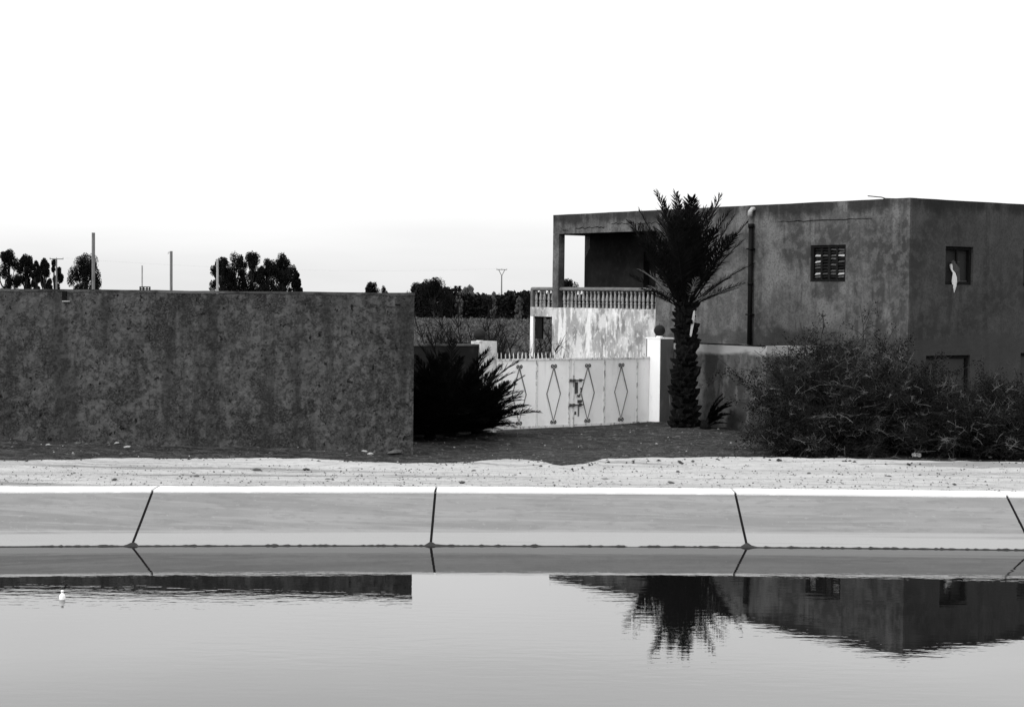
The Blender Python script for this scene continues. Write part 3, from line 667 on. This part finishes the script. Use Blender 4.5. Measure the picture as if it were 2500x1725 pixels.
for r_ in range(rows):
    k = (r_ + .5) / rows; f = k * 14; i = min(13, int(f)); c_ = tp[i].lerp(tp[i + 1], f - i); rd = tr[i] + (tr[i + 1] - tr[i]) * (f - i)
    for j in range(per):
        an = 2 * math.pi * (j + .5 * (r_ % 2)) / per + U(-.1, .1)
        if R() < .10: continue
        o = inst('leaf_base', bome[0], palm, c_ + Vector((math.cos(an), math.sin(an), 0)) * (rd - .03) + Vector((0, 0, U(-.02, .02))))
        o.rotation_euler = (U(-.15, .3), U(-.15, .15), an - math.pi / 2); s_ = U(.6, 1.3); o.scale = (s_, s_ * U(.6, 1.7), s_ * U(.8, 1.5))
fm = [frond_mesh(U(2.1, 2.6), U(.15, .5), 50, U(.46, .58), M['leaf'], wid=.017, seed=q, side=U(-.4, .4)) for q in range(9)]
top = tp[-1] + Vector((0, 0, -.25))
nf = 36
for i in range(nf):
    k = i / (nf - 1); az = i * 2.39996 + U(-.2, .2); tilt = math.radians(3 + 33 * k ** .9 + U(-4, 4)); s_ = U(.88, 1.04) * (1.0 - .13 * k)
    place_frond(fm[i % 9], palm, top + Vector((math.cos(az), math.sin(az), 0)) * (.04 + .16 * k) + Vector((0, 0, .22 * (1 - k))), az, tilt, s_, roll=U(-.3, .3))
for az, tl, s_ in ((0.15, 62, .55), (3.0, 52, .52), (-.5, 66, .5), (3.5, 64, .42), (-1.6, 60, .5), (.5, 50, .62), (-2.3, 64, .55), (2.6, 40, .6), (-.1, 48, .7)):
    place_frond(fm[int(R() * 9)], palm, top + Vector((math.cos(az), math.sin(az), 0)) * .2 + Vector((0, 0, -.05)), az, math.radians(tl), s_, roll=U(-.5, .5))
dfm = frond_mesh(1.1, .5, 12, .30, M['dry_frond'], seed=77)
for az, tl, s_ in ((3.3, 40, 1.1), (3.6, 55, .8), (-1.2, 30, .7), (-.3, 65, .8)):
    place_frond(dfm, palm, top + Vector((math.cos(az), math.sin(az), 0)) * .22 + Vector((0, 0, .05)), az, math.radians(tl), s_, 'dry_frond')
m = MB(); q0 = PB + Vector((.12, -.30, 2.55)); 
m.v = [q0 + Vector(v) for v in ((-.035, 0, -.33), (.01, -.01, -.30), (.075, -.02, .05), (.085, .0, .32), (.05, .02, .30), (.0, .02, .0))]
m.f = [(0, 1, 2, 5), (5, 2, 3, 4), (5, 1, 0), (4, 3, 2, 5)]
m.f = [(0, 1, 2, 5), (5, 2, 3, 4)]; n0 = 6; m.v += [v + Vector((0, .03, 0)) for v in m.v]; m.f += [(11, 8, 7, 6), (10, 9, 8, 11), (0, 6, 7, 1), (1, 7, 8, 2), (2, 8, 9, 3), (3, 9, 10, 4), (4, 10, 11, 5), (5, 11, 6, 0)]
m.part('torn_leaf_sheath', M['pale_pipe'], palm)
# low palms
def low_palm(px, Y, n, L, label, tmin, tmax, azc, azw, ll=.34, dry=0, group='low palms beside the pale pillar'):
    b0 = atY(px, 1045, Y); b0.z = gz(b0.x, b0.y) - .02
    t_ = empty('low_palm', b0, label, 'palm', group)
    mes = [frond_mesh(L * U(.85, 1.1), U(.35, .8), 44, ll, M['leaf'], seed=200 + q + int(px), side=U(-.4, .4), wid=.013, spread=(28, 56)) for q in range(6)]
    MB().tube([b0 - Vector((0, 0, .05)), b0 + Vector((0, 0, .22))], [.16, .10], 10).part('stump', M['boot'], t_, True)
    for i in range(n):
        k = i / max(1, n - 1); az = azc + (R() * 2 - 1) * azw; tl = math.radians(tmin + (tmax - tmin) * k + U(-6, 6))
        place_frond(mes[i % 6], t_, b0 + Vector((U(-.07, .07), U(-.07, .07), .12)), az, tl, U(.8, 1.08), roll=U(-.4, .4))
    for i in range(n // 2):                              # old fronds spreading close to the ground
        az = azc + (R() * 2 - 1) * azw
        place_frond(mes[i % 6], t_, b0 + Vector((U(-.1, .1), U(-.1, .1), .10)), az, math.radians(U(48, 80)), U(.45, .75), roll=U(-.4, .4))
    for i in range(dry):
        place_frond(mes[i], t_, b0 + Vector((0, -.05, .9)), azc + U(-.3, .3), math.radians(130), .45, 'dry_frond')
low_palm(1165, 41.7, 60, 1.4, 'low spiky palm spreading its fronds across the white gate', 5, 64, -1.0, 1.6)
low_palm(1100, 41.35, 70, 2.1, 'taller shadowed palm clump against the low dark wall', 5, 60, -1.7, 1.9, .4)
low_palm(1050, 40.8, 44, 1.6, 'dark low palm in the corner behind the tall boundary wall', 8, 65, -1.8, 1.6, .36)
low_palm(1722, 43.6, 9, .85, 'small palm shoot at the foot of the tall date palm', 15, 50, -.1, .5, .2, group='palm shoot')

# ------------------------------------------------------------------ shrubs
def twig(m, p0, d0, L, r, seg, jit, grav, rng, k=3):
    pts = [Vector(p0)]; d = Vector(d0).normalized()
    for i in range(seg):
        d = (d + Vector((rng.uniform(-jit, jit), rng.uniform(-jit, jit), rng.uniform(-jit, jit) - grav))).normalized(); pts.append(pts[-1] + d * L / seg)
    m.tube(pts, [r * (1 - .7 * i / seg) for i in range(seg + 1)], k, False); return pts, d
def thorn_bush(cx, cy, rx, ry, h, label, stems, sub, ter, seed, leafn, pale=60, skew=0):
    rng = random.Random(seed); z0 = gz(cx, cy) - .04; b0 = Vector((cx, cy, z0))
    t_ = empty('thorn_bush', b0, label, 'bush', 'thorn bushes along the track')
    st, tw, lf, pw = MB(), MB(), MB(), MB(); spots = []
    for i in range(stems):
        an = rng.uniform(0, 2 * math.pi); q = math.sqrt(rng.random()); el = math.radians(rng.uniform(12, 85) if q > .3 else rng.uniform(50, 88))
        root = b0 + Vector((rx * .45 * q * math.cos(an) + skew * (rng.random() - .5), ry * .45 * q * math.sin(an), 0))
        tgt = Vector((math.cos(an) * math.cos(el) * rx, math.sin(an) * math.cos(el) * ry, math.sin(el) * h))
        L = tgt.length * (rng.uniform(.55, 1.0) if i % 9 else rng.uniform(1.0, 1.2))
        pts, _ = twig(st, root, tgt + Vector((0, 0, .35 * h)), L, .016, 7, .20, .10, rng, 4)
        for j in range(sub):
            f = rng.uniform(.2, 1) * 6; i0 = int(f); p_ = pts[i0].lerp(pts[i0 + 1], f - i0); dd = (pts[i0 + 1] - pts[i0]).normalized() + Vector((rng.uniform(-1, 1), rng.uniform(-1, 1), rng.uniform(-.7, .8)))
            p2, _ = twig(tw, p_, dd, rng.uniform(.3, .8), .0075, 4, .35, .06, rng)
            for q_ in range(ter):
                f = rng.uniform(.1, 1) * 3.99; i0 = int(f); p3 = p2[i0].lerp(p2[i0 + 1], f - i0)
                if p3.z < z0 + .02: continue
                p4, _ = twig(tw, p3, Vector((rng.uniform(-1, 1), rng.uniform(-1, 1), rng.uniform(-.6, .9))), rng.uniform(.10, .34), .0045, 2, .4, .03, rng)
                spots.append(p4[1])
    lspots = [q for q in spots if nz(q.x * 1.5, q.y * 1.5, q.z * 1.5) > -.08] or spots
    for i in range(leafn):
        c_ = lspots[int(rng.random() * len(lspots))]; c_ = c_ + Vector((rng.gauss(0, .05), rng.gauss(0, .05), rng.gauss(0, .05)))
        a = Vector((rng.uniform(-1, 1), rng.uniform(-1, 1), rng.uniform(-1, 1))).normalized() * rng.uniform(.012, .03); b2 = a.cross(Vector((rng.uniform(-1, 1), rng.uniform(-1, 1), rng.uniform(-1, 1)))).normalized() * rng.uniform(.008, .018)
        lf.quad(c_ - a, c_ + b2, c_ + a, c_ - b2)
    for i in range(pale):
        c_ = spots[int(rng.random() * len(spots))]
        if rng.random() < .6 and c_.y > cy: c_ = c_ + Vector((0, -.3, 0))
        p5, _ = twig(pw, c_, Vector((rng.uniform(-1, 1), rng.uniform(-.9, .2), rng.uniform(-.4, 1))), rng.uniform(.12, .40) if rng.random() < .9 else rng.uniform(.5, 1.0), .006, 6, .3, .05, rng)
        for q_ in range(5):
            twig(pw, p5[1 + int(rng.random() * 5)], Vector((rng.uniform(-1, 1), rng.uniform(-1, 1), rng.uniform(-.5, 1))), rng.uniform(.05, .16), .004, 2, .4, 0, rng)
    st.part('stems', M['bark'], t_); tw.part('twigs', M['twig'], t_, kind='stuff'); lf.part('leaves', M['leaf'], t_, kind='stuff'); pw.part('dead_twigs', M['twig_pale'], t_, kind='stuff')
c1 = atY(2065, 1108, 38.6); c2 = atY(2365, 1112, 38.0); c3 = atY(1985, 1105, 37.7); c4 = atY(2540, 1112, 38.4)
thorn_bush(c1.x, c1.y, 1.95, 1.4, 3.0, 'large tangled thorn bush in front of the house corner', 140, 17, 8, 11, 90000, 520, .9)
thorn_bush(c2.x, c2.y, 1.5, 1.2, 1.65, 'dark thorn bush below the plastered-up side window', 80, 16, 8, 12, 42000, 320, .6)
thorn_bush(c3.x, c3.y, 1.15, .8, 1.1, 'low sprawling thorn bush at the edge of the big one', 45, 12, 7, 13, 14000, 120, .3)
thorn_bush(c4.x, c4.y, 1.5, 1.3, 2.1, 'thorn bush at the far end of the row', 60, 14, 8, 14, 26000, 180, .5)
def bare_shrub(px, Y, h, w, n, label, seed, r=.028):
    rng = random.Random(seed); p_ = atY(px, 900, Y); z0 = GZ; b0 = Vector((p_.x, Y, z0)); m = MB(); t2 = MB()
    for i in range(n):
        an = rng.uniform(0, 6.28); d = Vector((math.cos(an) * w, math.sin(an) * w, h * rng.uniform(.7, 1.1)))
        pts, _ = twig(m, b0 + Vector((rng.uniform(-.2, .2), rng.uniform(-.2, .2), -.05)), d, d.length * rng.uniform(.8, 1.05), r, 8, .22, 0, rng, 5)
        for j in range(9):
            i0 = rng.randint(2, 7); q, _ = twig(m, pts[i0], (pts[i0 + 1] - pts[i0]).normalized() + Vector((rng.uniform(-1, 1), rng.uniform(-1, 1), rng.uniform(-.2, .8))), rng.uniform(.4, 1.0), r * .45, 5, .3, 0, rng, 4)
            for k in range(5):
                twig(t2, q[rng.randint(1, 4)], Vector((rng.uniform(-1, 1), rng.uniform(-1, 1), rng.uniform(-.3, 1))), rng.uniform(.2, .5), r * .22, 3, .35, 0, rng)
    t_ = empty('bare_shrub', b0, label, 'shrub', 'bare shrubs in the yard'); m.part('branches', M['dead'], t_); t2.part('twigs', M['dead'], t_, kind='stuff')
bare_shrub(1045, 52, 2.6, .9, 11, 'dense leafless shrub rising beside the end of the tall wall', 31)
bare_shrub(1108, 53, 2.4, .9, 11, 'dense leafless shrub above the middle of the low garden wall', 32)
bare_shrub(1160, 55, 2.9, .8, 12, 'dense leafless shrub behind the pale gate pillar', 33)
bare_shrub(1262, 50, 2.3, .9, 6, 'sparse crooked leafless shrub between the pillar and the white bay post', 34, .03)
bare_shrub(1335, 62, 2.9, .7, 5, 'forked leafless shrub seen through the open ground floor bay', 35, .035)
bare_shrub(1210, 60, 2.2, .9, 7, 'thin leafless shrub behind the left end of the gate spikes', 36, .02)

# ------------------------------------------------------------------ far trees and thicket
def tree(px, topy, wpx, Y, label, group, seed, mat='leaf_far', n=1500, ls=.42, crown0=.22, airy=1.0, cat='tree'):
    rng = random.Random(seed); tp_ = atY(px, topy, Y); h = tp_.z - GZ; b0 = Vector((tp_.x, Y, GZ)); rw = wpx / FPX * Y / 2 * 1.22
    t_ = empty('tree', b0, label, cat, group); tk = MB(); lf = MB(); cl = []
    tk.tube([b0 - Vector((0, 0, .2)), b0 + Vector((.1, 0, h * .45)), b0 + Vector((0, 0, h * .85))], [.028 * h, .02 * h, .006 * h], 7)
    nc = int(26 * airy)
    for i in range(nc):
        k = rng.random() ** .8; z = h * (crown0 + (.93 - crown0) * k); an = rng.uniform(0, 6.28)
        prof = math.sin(math.pi * min(.97, (.20 + .70 * k))) ** .7
        q = math.sqrt(rng.random()) * .82 * prof * rw
        c_ = b0 + Vector((q * math.cos(an), q * math.sin(an), z)); rr = rw * rng.uniform(.16, .32)
        if c_.z + rr * 1.1 > h + b0.z: c_.z = h + b0.z - rr * 1.1
        cl.append((c_, rr)); tk.tube([b0 + Vector((0, 0, z * .55)), b0.lerp(c_, .6) + Vector((0, 0, z * .1)), c_], [.011 * h, .007 * h, .003 * h], 5)
    cl.append((b0 + Vector((0, 0, h - rw * .3)), rw * .28))
    for i in range(int(n * 2.4)):
        c_, rr = cl[int(rng.random() * len(cl))]
        d = Vector((rng.gauss(0, 1), rng.gauss(0, 1), rng.gauss(0, 1))).normalized() * rr * rng.random() ** .45; d.z *= 1.5
        p_ = c_ + d; s = ls * .62 * rng.uniform(.5, 1.2)
        if p_.z < GZ + .05: p_.z = GZ + .1
        a = Vector((rng.gauss(0, 1), rng.gauss(0, 1), rng.gauss(0, 1) - .8)).normalized() * s; b2 = a.cross(Vector((rng.gauss(0, 1), rng.gauss(0, 1), rng.gauss(0, 1)))).normalized() * s * .42
        lf.quad(p_ - a * .5, p_ + b2 * .5, p_ + a * .5, p_ - b2 * .5)
    tk.part('trunk', M['bark'], t_); lf.part('crown', M[mat], t_)
G1 = 'eucalyptus trees beyond the boundary wall'
for i, (px, ty, w, lab) in enumerate([(-25, 622, 60, 'dark tree at the far end of the tree row past the thin crossarm pole'), (22, 612, 62, 'tallest dark tree of the row beside the thin crossarm pole'), (62, 622, 52, 'second tallest dark tree of the row beside the thin crossarm pole'),
        (88, 638, 32, 'slim dark tree squeezed between its neighbours in the row'), (108, 632, 42, 'airy dark tree in the row nearest to the thin crossarm pole'), (132, 634, 40, 'dark tree directly behind the thin crossarm pole')]):
    tree(px, ty, w, 250 + 6 * (i % 3), lab, G1, 50 + i, n=6500, crown0=.04)
tree(210, 621, 82, 250, 'lone dark tree directly behind the tallest post', G1, 61, n=7000, crown0=.05, airy=1.3)
for i, (px, ty, w, lab) in enumerate([(540, 630, 56, 'dark tree right behind the pale concrete post'), (572, 617, 70, 'tall rounded dark tree of the big clump'), (615, 616, 62, 'middle tree of the big dark clump with a small sky gap'), (652, 633, 62, 'lower dark tree filling the big clump between taller crowns'),
        (688, 620, 78, 'broad dark tree at the end of the big clump'), (722, 660, 32, 'small drooping tree at the outer edge of the big clump')]):
    tree(px, ty, w, 246 + 5 * (i % 3), lab, G1, 70 + i, n=7500, crown0=.03, airy=1.5)
G2 = 'trees above the far thicket'
for i, (px, ty, w, mt, lab) in enumerate([(905, 690, 46, 'leaf_far', 'round dark treetop peeping over the tall wall'), (936, 698, 26, 'leaf_far', 'tiny dark treetop peeping over the tall wall'), (1018, 692, 52, 'leaf_far', 'rounded dark tree at the end of the tall wall'),
        (1060, 681, 80, 'leaf_far', 'largest dark tree rising from the thicket'), (1122, 712, 18, 'leaf_pale', 'slim pale treetop above the thicket'), (1147, 697, 40, 'leaf_pale', 'pale grey airy tree standing above the thicket'),
        (1206, 712, 16, 'leaf_pale', 'small pale treetop by the far power pole'), (1268, 724, 22, 'leaf_pale', 'pale bushy treetop beside the balcony'), (1385, 683, 62, 'leaf_far', 'dark tree seen through the side opening of the loggia'), (1290, 722, 26, 'leaf_far', 'dark treetop against the end of the balcony')]):
    tree(px, ty, w, 235 + 6 * (i % 3), lab, G2, 90 + i, mt, n=(4000 if w > 30 else 1500), ls=.36 if w > 30 else .28, crown0=.05)
rng = random.Random(5); m = MB()
for i in range(42000):
    x = rng.uniform(-13.2, 60); y = 241 + rng.random() ** 1.5 * 16
    h = 3.1 + .9 * (nz(x * .22, y * .1) + .6 * nz(x * .9, y * .3, 7)) + (.9 if x < -7 else 0)
    z = GZ + rng.random() ** .8 * max(.6, h); s = rng.uniform(.12, .36)
    a = Vector((rng.gauss(0, 1), rng.gauss(0, 1), rng.gauss(0, 1))).normalized() * s; b2 = a.cross(Vector((rng.gauss(0, 1), rng.gauss(0, 1), rng.gauss(0, 1)))).normalized() * s * .6
    p_ = Vector((x, y, max(z, GZ + .15))); m.quad(p_ - a, p_ + b2, p_ + a, p_ - b2)
m.thing('thicket', M['leaf_far'], (20, 248, GZ), 'dense dark thicket lining the far side of the field', 'thicket', kind='stuff')
rng = random.Random(6); m = MB()                        # dry stubble on the field
for i in range(14000):
    y = 60 + rng.random() * 180; x = y * rng.uniform(-.062, .03); h = rng.uniform(.04, .2) * (1 if rng.random() < .9 else 2.5); w = rng.uniform(.03, .12) * (y / 80)
    an = rng.uniform(0, 3.14); d = Vector((math.cos(an), math.sin(an), 0)) * w; p_ = Vector((x, y, GZ - .03)); lean = Vector((rng.uniform(-.15, .15), rng.uniform(-.15, .15), h))
    m.v += [p_ - d, p_ + d, p_ + lean]; a = len(m.v) - 3; m.f.append((a, a + 1, a + 2))
m.thing('dry_field_scrub', M['scrub'], (0, 150, GZ), 'patchy dry scrub covering the field behind the gate', 'scrub', kind='stuff')

# ------------------------------------------------------------------ posts and poles
def post(px, topy, Y, r, mat, label, extra=None):
    tp_ = atY(px, topy, Y); bt = atY(px - .0105 * 100, 800, Y); b0 = Vector((tp_.x, Y, GZ - .3)); h = tp_.z
    if extra is None:
        MB().tube([b0, Vector((tp_.x + .01, Y, 1.5)), Vector((tp_.x, Y, h))], [r * 1.15, r * 1.05, r], 9).thing('post', mat, (tp_.x, Y, GZ), label, 'post', 'posts behind the boundary wall')
post(228, 568, 52, .048, M['pole'], 'tallest weathered post behind the boundary wall')
post(418, 613, 52, .04, M['pole'], 'weathered post with a nail, second tallest behind the boundary wall')
post(531, 632, 54, .034, M['pole_l'], 'pale concrete post before the big tree clump')
post(347, 648, 75, .03, M['pole_l'], 'thin pale post above the slatted rack')
tp_ = atY(415, 616, 52); MB().tube([tp_ + Vector((.05, 0, 0)), tp_ + Vector((-.045, -.03, .0)), tp_ + Vector((-.045, -.03, -.05))], .008, 5).thing('hook', M['rust'], tp_, 'small hook nailed near the top of a weathered post', 'hook')
rb = atY(354, 704, 40.5); rk = empty('slatted_rack', (rb.x, rb.y, 1.4), 'small dark slatted rack just showing over the boundary wall', 'rack')
rf = frame((rb.x, rb.y, 0), (1, -.15), (.15, 1))
for z in (3.02, 3.11, 3.155): MB().box(rf, -.105, .105, -.015, .015, z - .010, z + .010).part('rail', M['black'], rk)
for a in (-.11, -.03, .045, .11): MB().box(rf, a - .012, a + .012, -.02, .02, GZ - .1, 3.165).part('upright', M['black'], rk)
def power_pole(px, topy, Y, label, vee):
    tp_ = atY(px, topy, Y); b0 = Vector((tp_.x, Y, GZ)); h = tp_.z; t_ = empty('power_pole', b0, label, 'pole', 'far power poles')
    MB().tube([b0 - Vector((0, 0, .3)), b0 + Vector((0, 0, h - GZ - (.9 if vee else 0)))], [.14, .09], 8).part('mast', M['pole'], t_)
    MB().tube([Vector((tp_.x - .85, Y, h)), Vector((tp_.x + .85, Y, h))], .06, 6).part('crossarm', M['pole'], t_)
    if vee:
        for s in (-1, 1): MB().tube([Vector((tp_.x, Y, h - 1.0)), Vector((tp_.x + s * .5, Y, h))], .055, 6).part('brace', M['pole'], t_)
    for s in (-.8, 0, .8): MB().tube([Vector((tp_.x + s, Y, h)), Vector((tp_.x + s, Y, h + .18))], .05, 6).part('insulator', M['pale_pipe'], t_)
    return Vector((tp_.x, Y, h + .18))
pa = power_pole(138, 632, 225, 'thin power pole with a plain crossarm before the tree row', False)
pb = power_pole(1225, 658, 290, 'slender power pole with a forked top beyond the thicket', True)
for s in (-.8, .8):
    pts = []
    q1 = pa + Vector((s, 0, 0)); q2 = pb + Vector((s, 0, 0))
    for i in range(25):
        k = i / 24; v = q1.lerp(q2, k); v.z -= 4 * .9 * k * (1 - k); pts.append(v)
    MB().tube(pts, .002, 4).thing('power_line', M['wire'], pa, 'thin sagging wire between the two far power poles', 'wire', 'wires between the poles')

# ------------------------------------------------------------------ stones, litter, bottle
def rock_mesh(seed, mat, flat=.55):
    rng = random.Random(seed); m = MB(); k = 8; prof = [(.05, -.5), (.6, -.4), (1, -.05), (.8, .45), (.35, .8), (.04, .88)]
    m.lathe(prof, (0, 0, 0), k); m.v = [Vector((v.x * rng.uniform(.75, 1.2), v.y * rng.uniform(.75, 1.2), v.z * flat * rng.uniform(.8, 1.15))) for v in m.v]
    return m.mesh('stone', mat)
rmd = [rock_mesh(i, M['stone_d']) for i in range(4)]; rml = [rock_mesh(i + 20, M['stone_l']) for i in range(4)]
def stone(px, py, z, s, light, lab, grp='loose stones'):
    p_ = atZ(px, py, z); zz = z if z > .3 else gz(p_.x, p_.y)
    o = bpy.data.objects.new('stone', (rml if light else rmd)[int(R() * 4)]); col.objects.link(o); o.location = (p_.x, p_.y, zz + .1 * s); o.rotation_euler = (U(-.2, .2), U(-.2, .2), R() * 6); o.scale = (s * 1.5, s, s)
    tag(o, lab, 'stone', grp)
L1 = 'small dark stone lying in the soil along the foot of the boundary wall'; L2 = 'small pale stone lying in the soil along the foot of the boundary wall'
for px, py, s, l in ((112, 1098, .07, 0), (118, 1110, .06, 1), (190, 1108, .06, 0), (285, 1104, .05, 1), (300, 1100, .05, 1), (335, 1102, .06, 1), (375, 1102, .07, 0), (400, 1108, .04, 0), (310, 1112, .05, 1), (495, 1102, .08, 0), (660, 1118, .04, 0), (890, 1112, .05, 1), (905, 1116, .05, 1), (850, 1118, .05, 0)):
    stone(px, py, GZ, s, l, L2 if l else L1, 'stones below the boundary wall')
stone(965, 1116, GZ, .14, 0, 'flat dark slab of stone at the end of the boundary wall', 'slab')
L3 = 'small dark stone on the pale canal track'; L4 = 'small pale stone on the pale canal track'
for px, py, s, l in ((627, 1147, .05, 0), (748, 1146, .045, 0), (800, 1170, .03, 0), (1128, 1178, .045, 0), (915, 1173, .03, 1), (1157, 1149, .03, 0), (1475, 1167, .045, 1), (1655, 1151, .03, 0), (1638, 1178, .035, 0), (2170, 1163, .035, 0), (1975, 1156, .035, 0), (2330, 1182, .03, 0), (480, 1162, .03, 0), (280, 1170, .035, 0), (150, 1160, .03, 1)):
    stone(px, py, .52, s, l, L4 if l else L3, 'stones on the track')
L5 = 'small dark clod on the soil in front of the gate'
for px, py, s, l in ((1240, 1083, .06, 0), (1185, 1097, .05, 0), (1655, 1068, .07, 0), (1560, 1100, .05, 0), (1500, 1112, .04, 0), (1090, 1070, .05, 0), (1345, 1108, .045, 0), (1440, 1075, .045, 0)): stone(px, py, GZ, s, l, L5, 'clods before the gate')
def pebbles(name, mat, n, fpos, s0, s1, seed, label):
    rng = random.Random(seed); m = MB()
    for i in range(n):
        p_ = fpos(rng); s = s0 + (s1 - s0) * rng.random() ** 3; a = rng.uniform(0, 6.28); ca, sa_ = math.cos(a), math.sin(a); n0 = len(m.v)
        for dx, dy, dz in ((1.5, 0, 0), (0, 1, 0), (-1.3, .2, 0), (-.2, -1, 0), (.1, .1, .75), (0, 0, -.5)):
            dx *= rng.uniform(.7, 1.2); dy *= rng.uniform(.7, 1.2)
            m.v.append(p_ + Vector(((dx * ca - dy * sa_) * s, (dx * sa_ + dy * ca) * s, dz * s)))
        for j in range(4): m.f += [(n0 + j, n0 + (j + 1) % 4, n0 + 4), (n0 + (j + 1) % 4, n0 + j, n0 + 5)]
    m.thing(name, mat, (0, 26, .5), label, 'gravel', kind='stuff')
def ontrack(rng):
    x = rng.uniform(-9, 10); y0 = ylip(x) + .5; k = rng.random() ** 1.2; y = y0 + (ycrest(x) - .2 - y0) * k; return Vector((x, y, .525))
def onsoil(rng):
    y = rng.uniform(34, 46); x = y * rng.uniform(-.3, .26); return Vector((x, y, gz(x, y)))
pebbles('gravel', M['stone_d'], 2600, ontrack, .004, .017, 1, 'fine dark gravel scattered over the canal track')
pebbles('gravel', M['stone_l'], 1500, ontrack, .006, .024, 2, 'fine pale gravel scattered over the canal track')
def oncrest(rng):
    x = rng.uniform(-8, 9); w = .15 if x < .2 else .5
    return Vector((x, ycrest(x) + rng.gauss(.03, w * .7) * (1 if rng.random() < .6 else .3), .55))
pebbles('soil_clods', M['soil'], 1800, oncrest, .006, .035, 9, 'dark crumbs of soil strewn along the crest of the bank')
pebbles('gravel', M['stone_d'], 1600, onsoil, .01, .05, 3, 'dark grit scattered over the bare soil')
pebbles('gravel', M['stone_l'], 260, onsoil, .008, .03, 4, 'pale grit scattered over the bare soil')
lp = atZ(2237, 1103, -.12); lp.z = gz(lp.x, lp.y) + .04; m = MB(); rng = random.Random(3)
for j in range(4):
    for i in range(8): m.v.append(lp + Vector(((i - 3.5) * .027, (j - 1.5) * .04, .03 * rng.random() + .02 * (j % 2) - (.05 if j in (0, 3) else 0))))
for j in range(3):
    for i in range(7): a = j * 8 + i; m.f.append((a, a + 1, a + 9, a + 8))
m.thing('plastic_litter', M['plastic'], lp, 'crumpled white plastic scrap at the foot of the thorn bushes', 'litter')
bt = atZ(152, 1462, 0.0); bt.z = 0
bo = empty('floating_bottle', bt, 'small white plastic bottle floating upright in the canal', 'bottle')
MB().lathe([(.028, -.09), (.030, -.02), (.030, .03), (.026, .045), (.013, .06), (.012, .072)], bt, 14).part('body', M['plastic'], bo, True)
MB().lathe([(.015, .070), (.015, .088), (.013, .09)], bt, 12).part('cap', M['plastic'], bo, True)
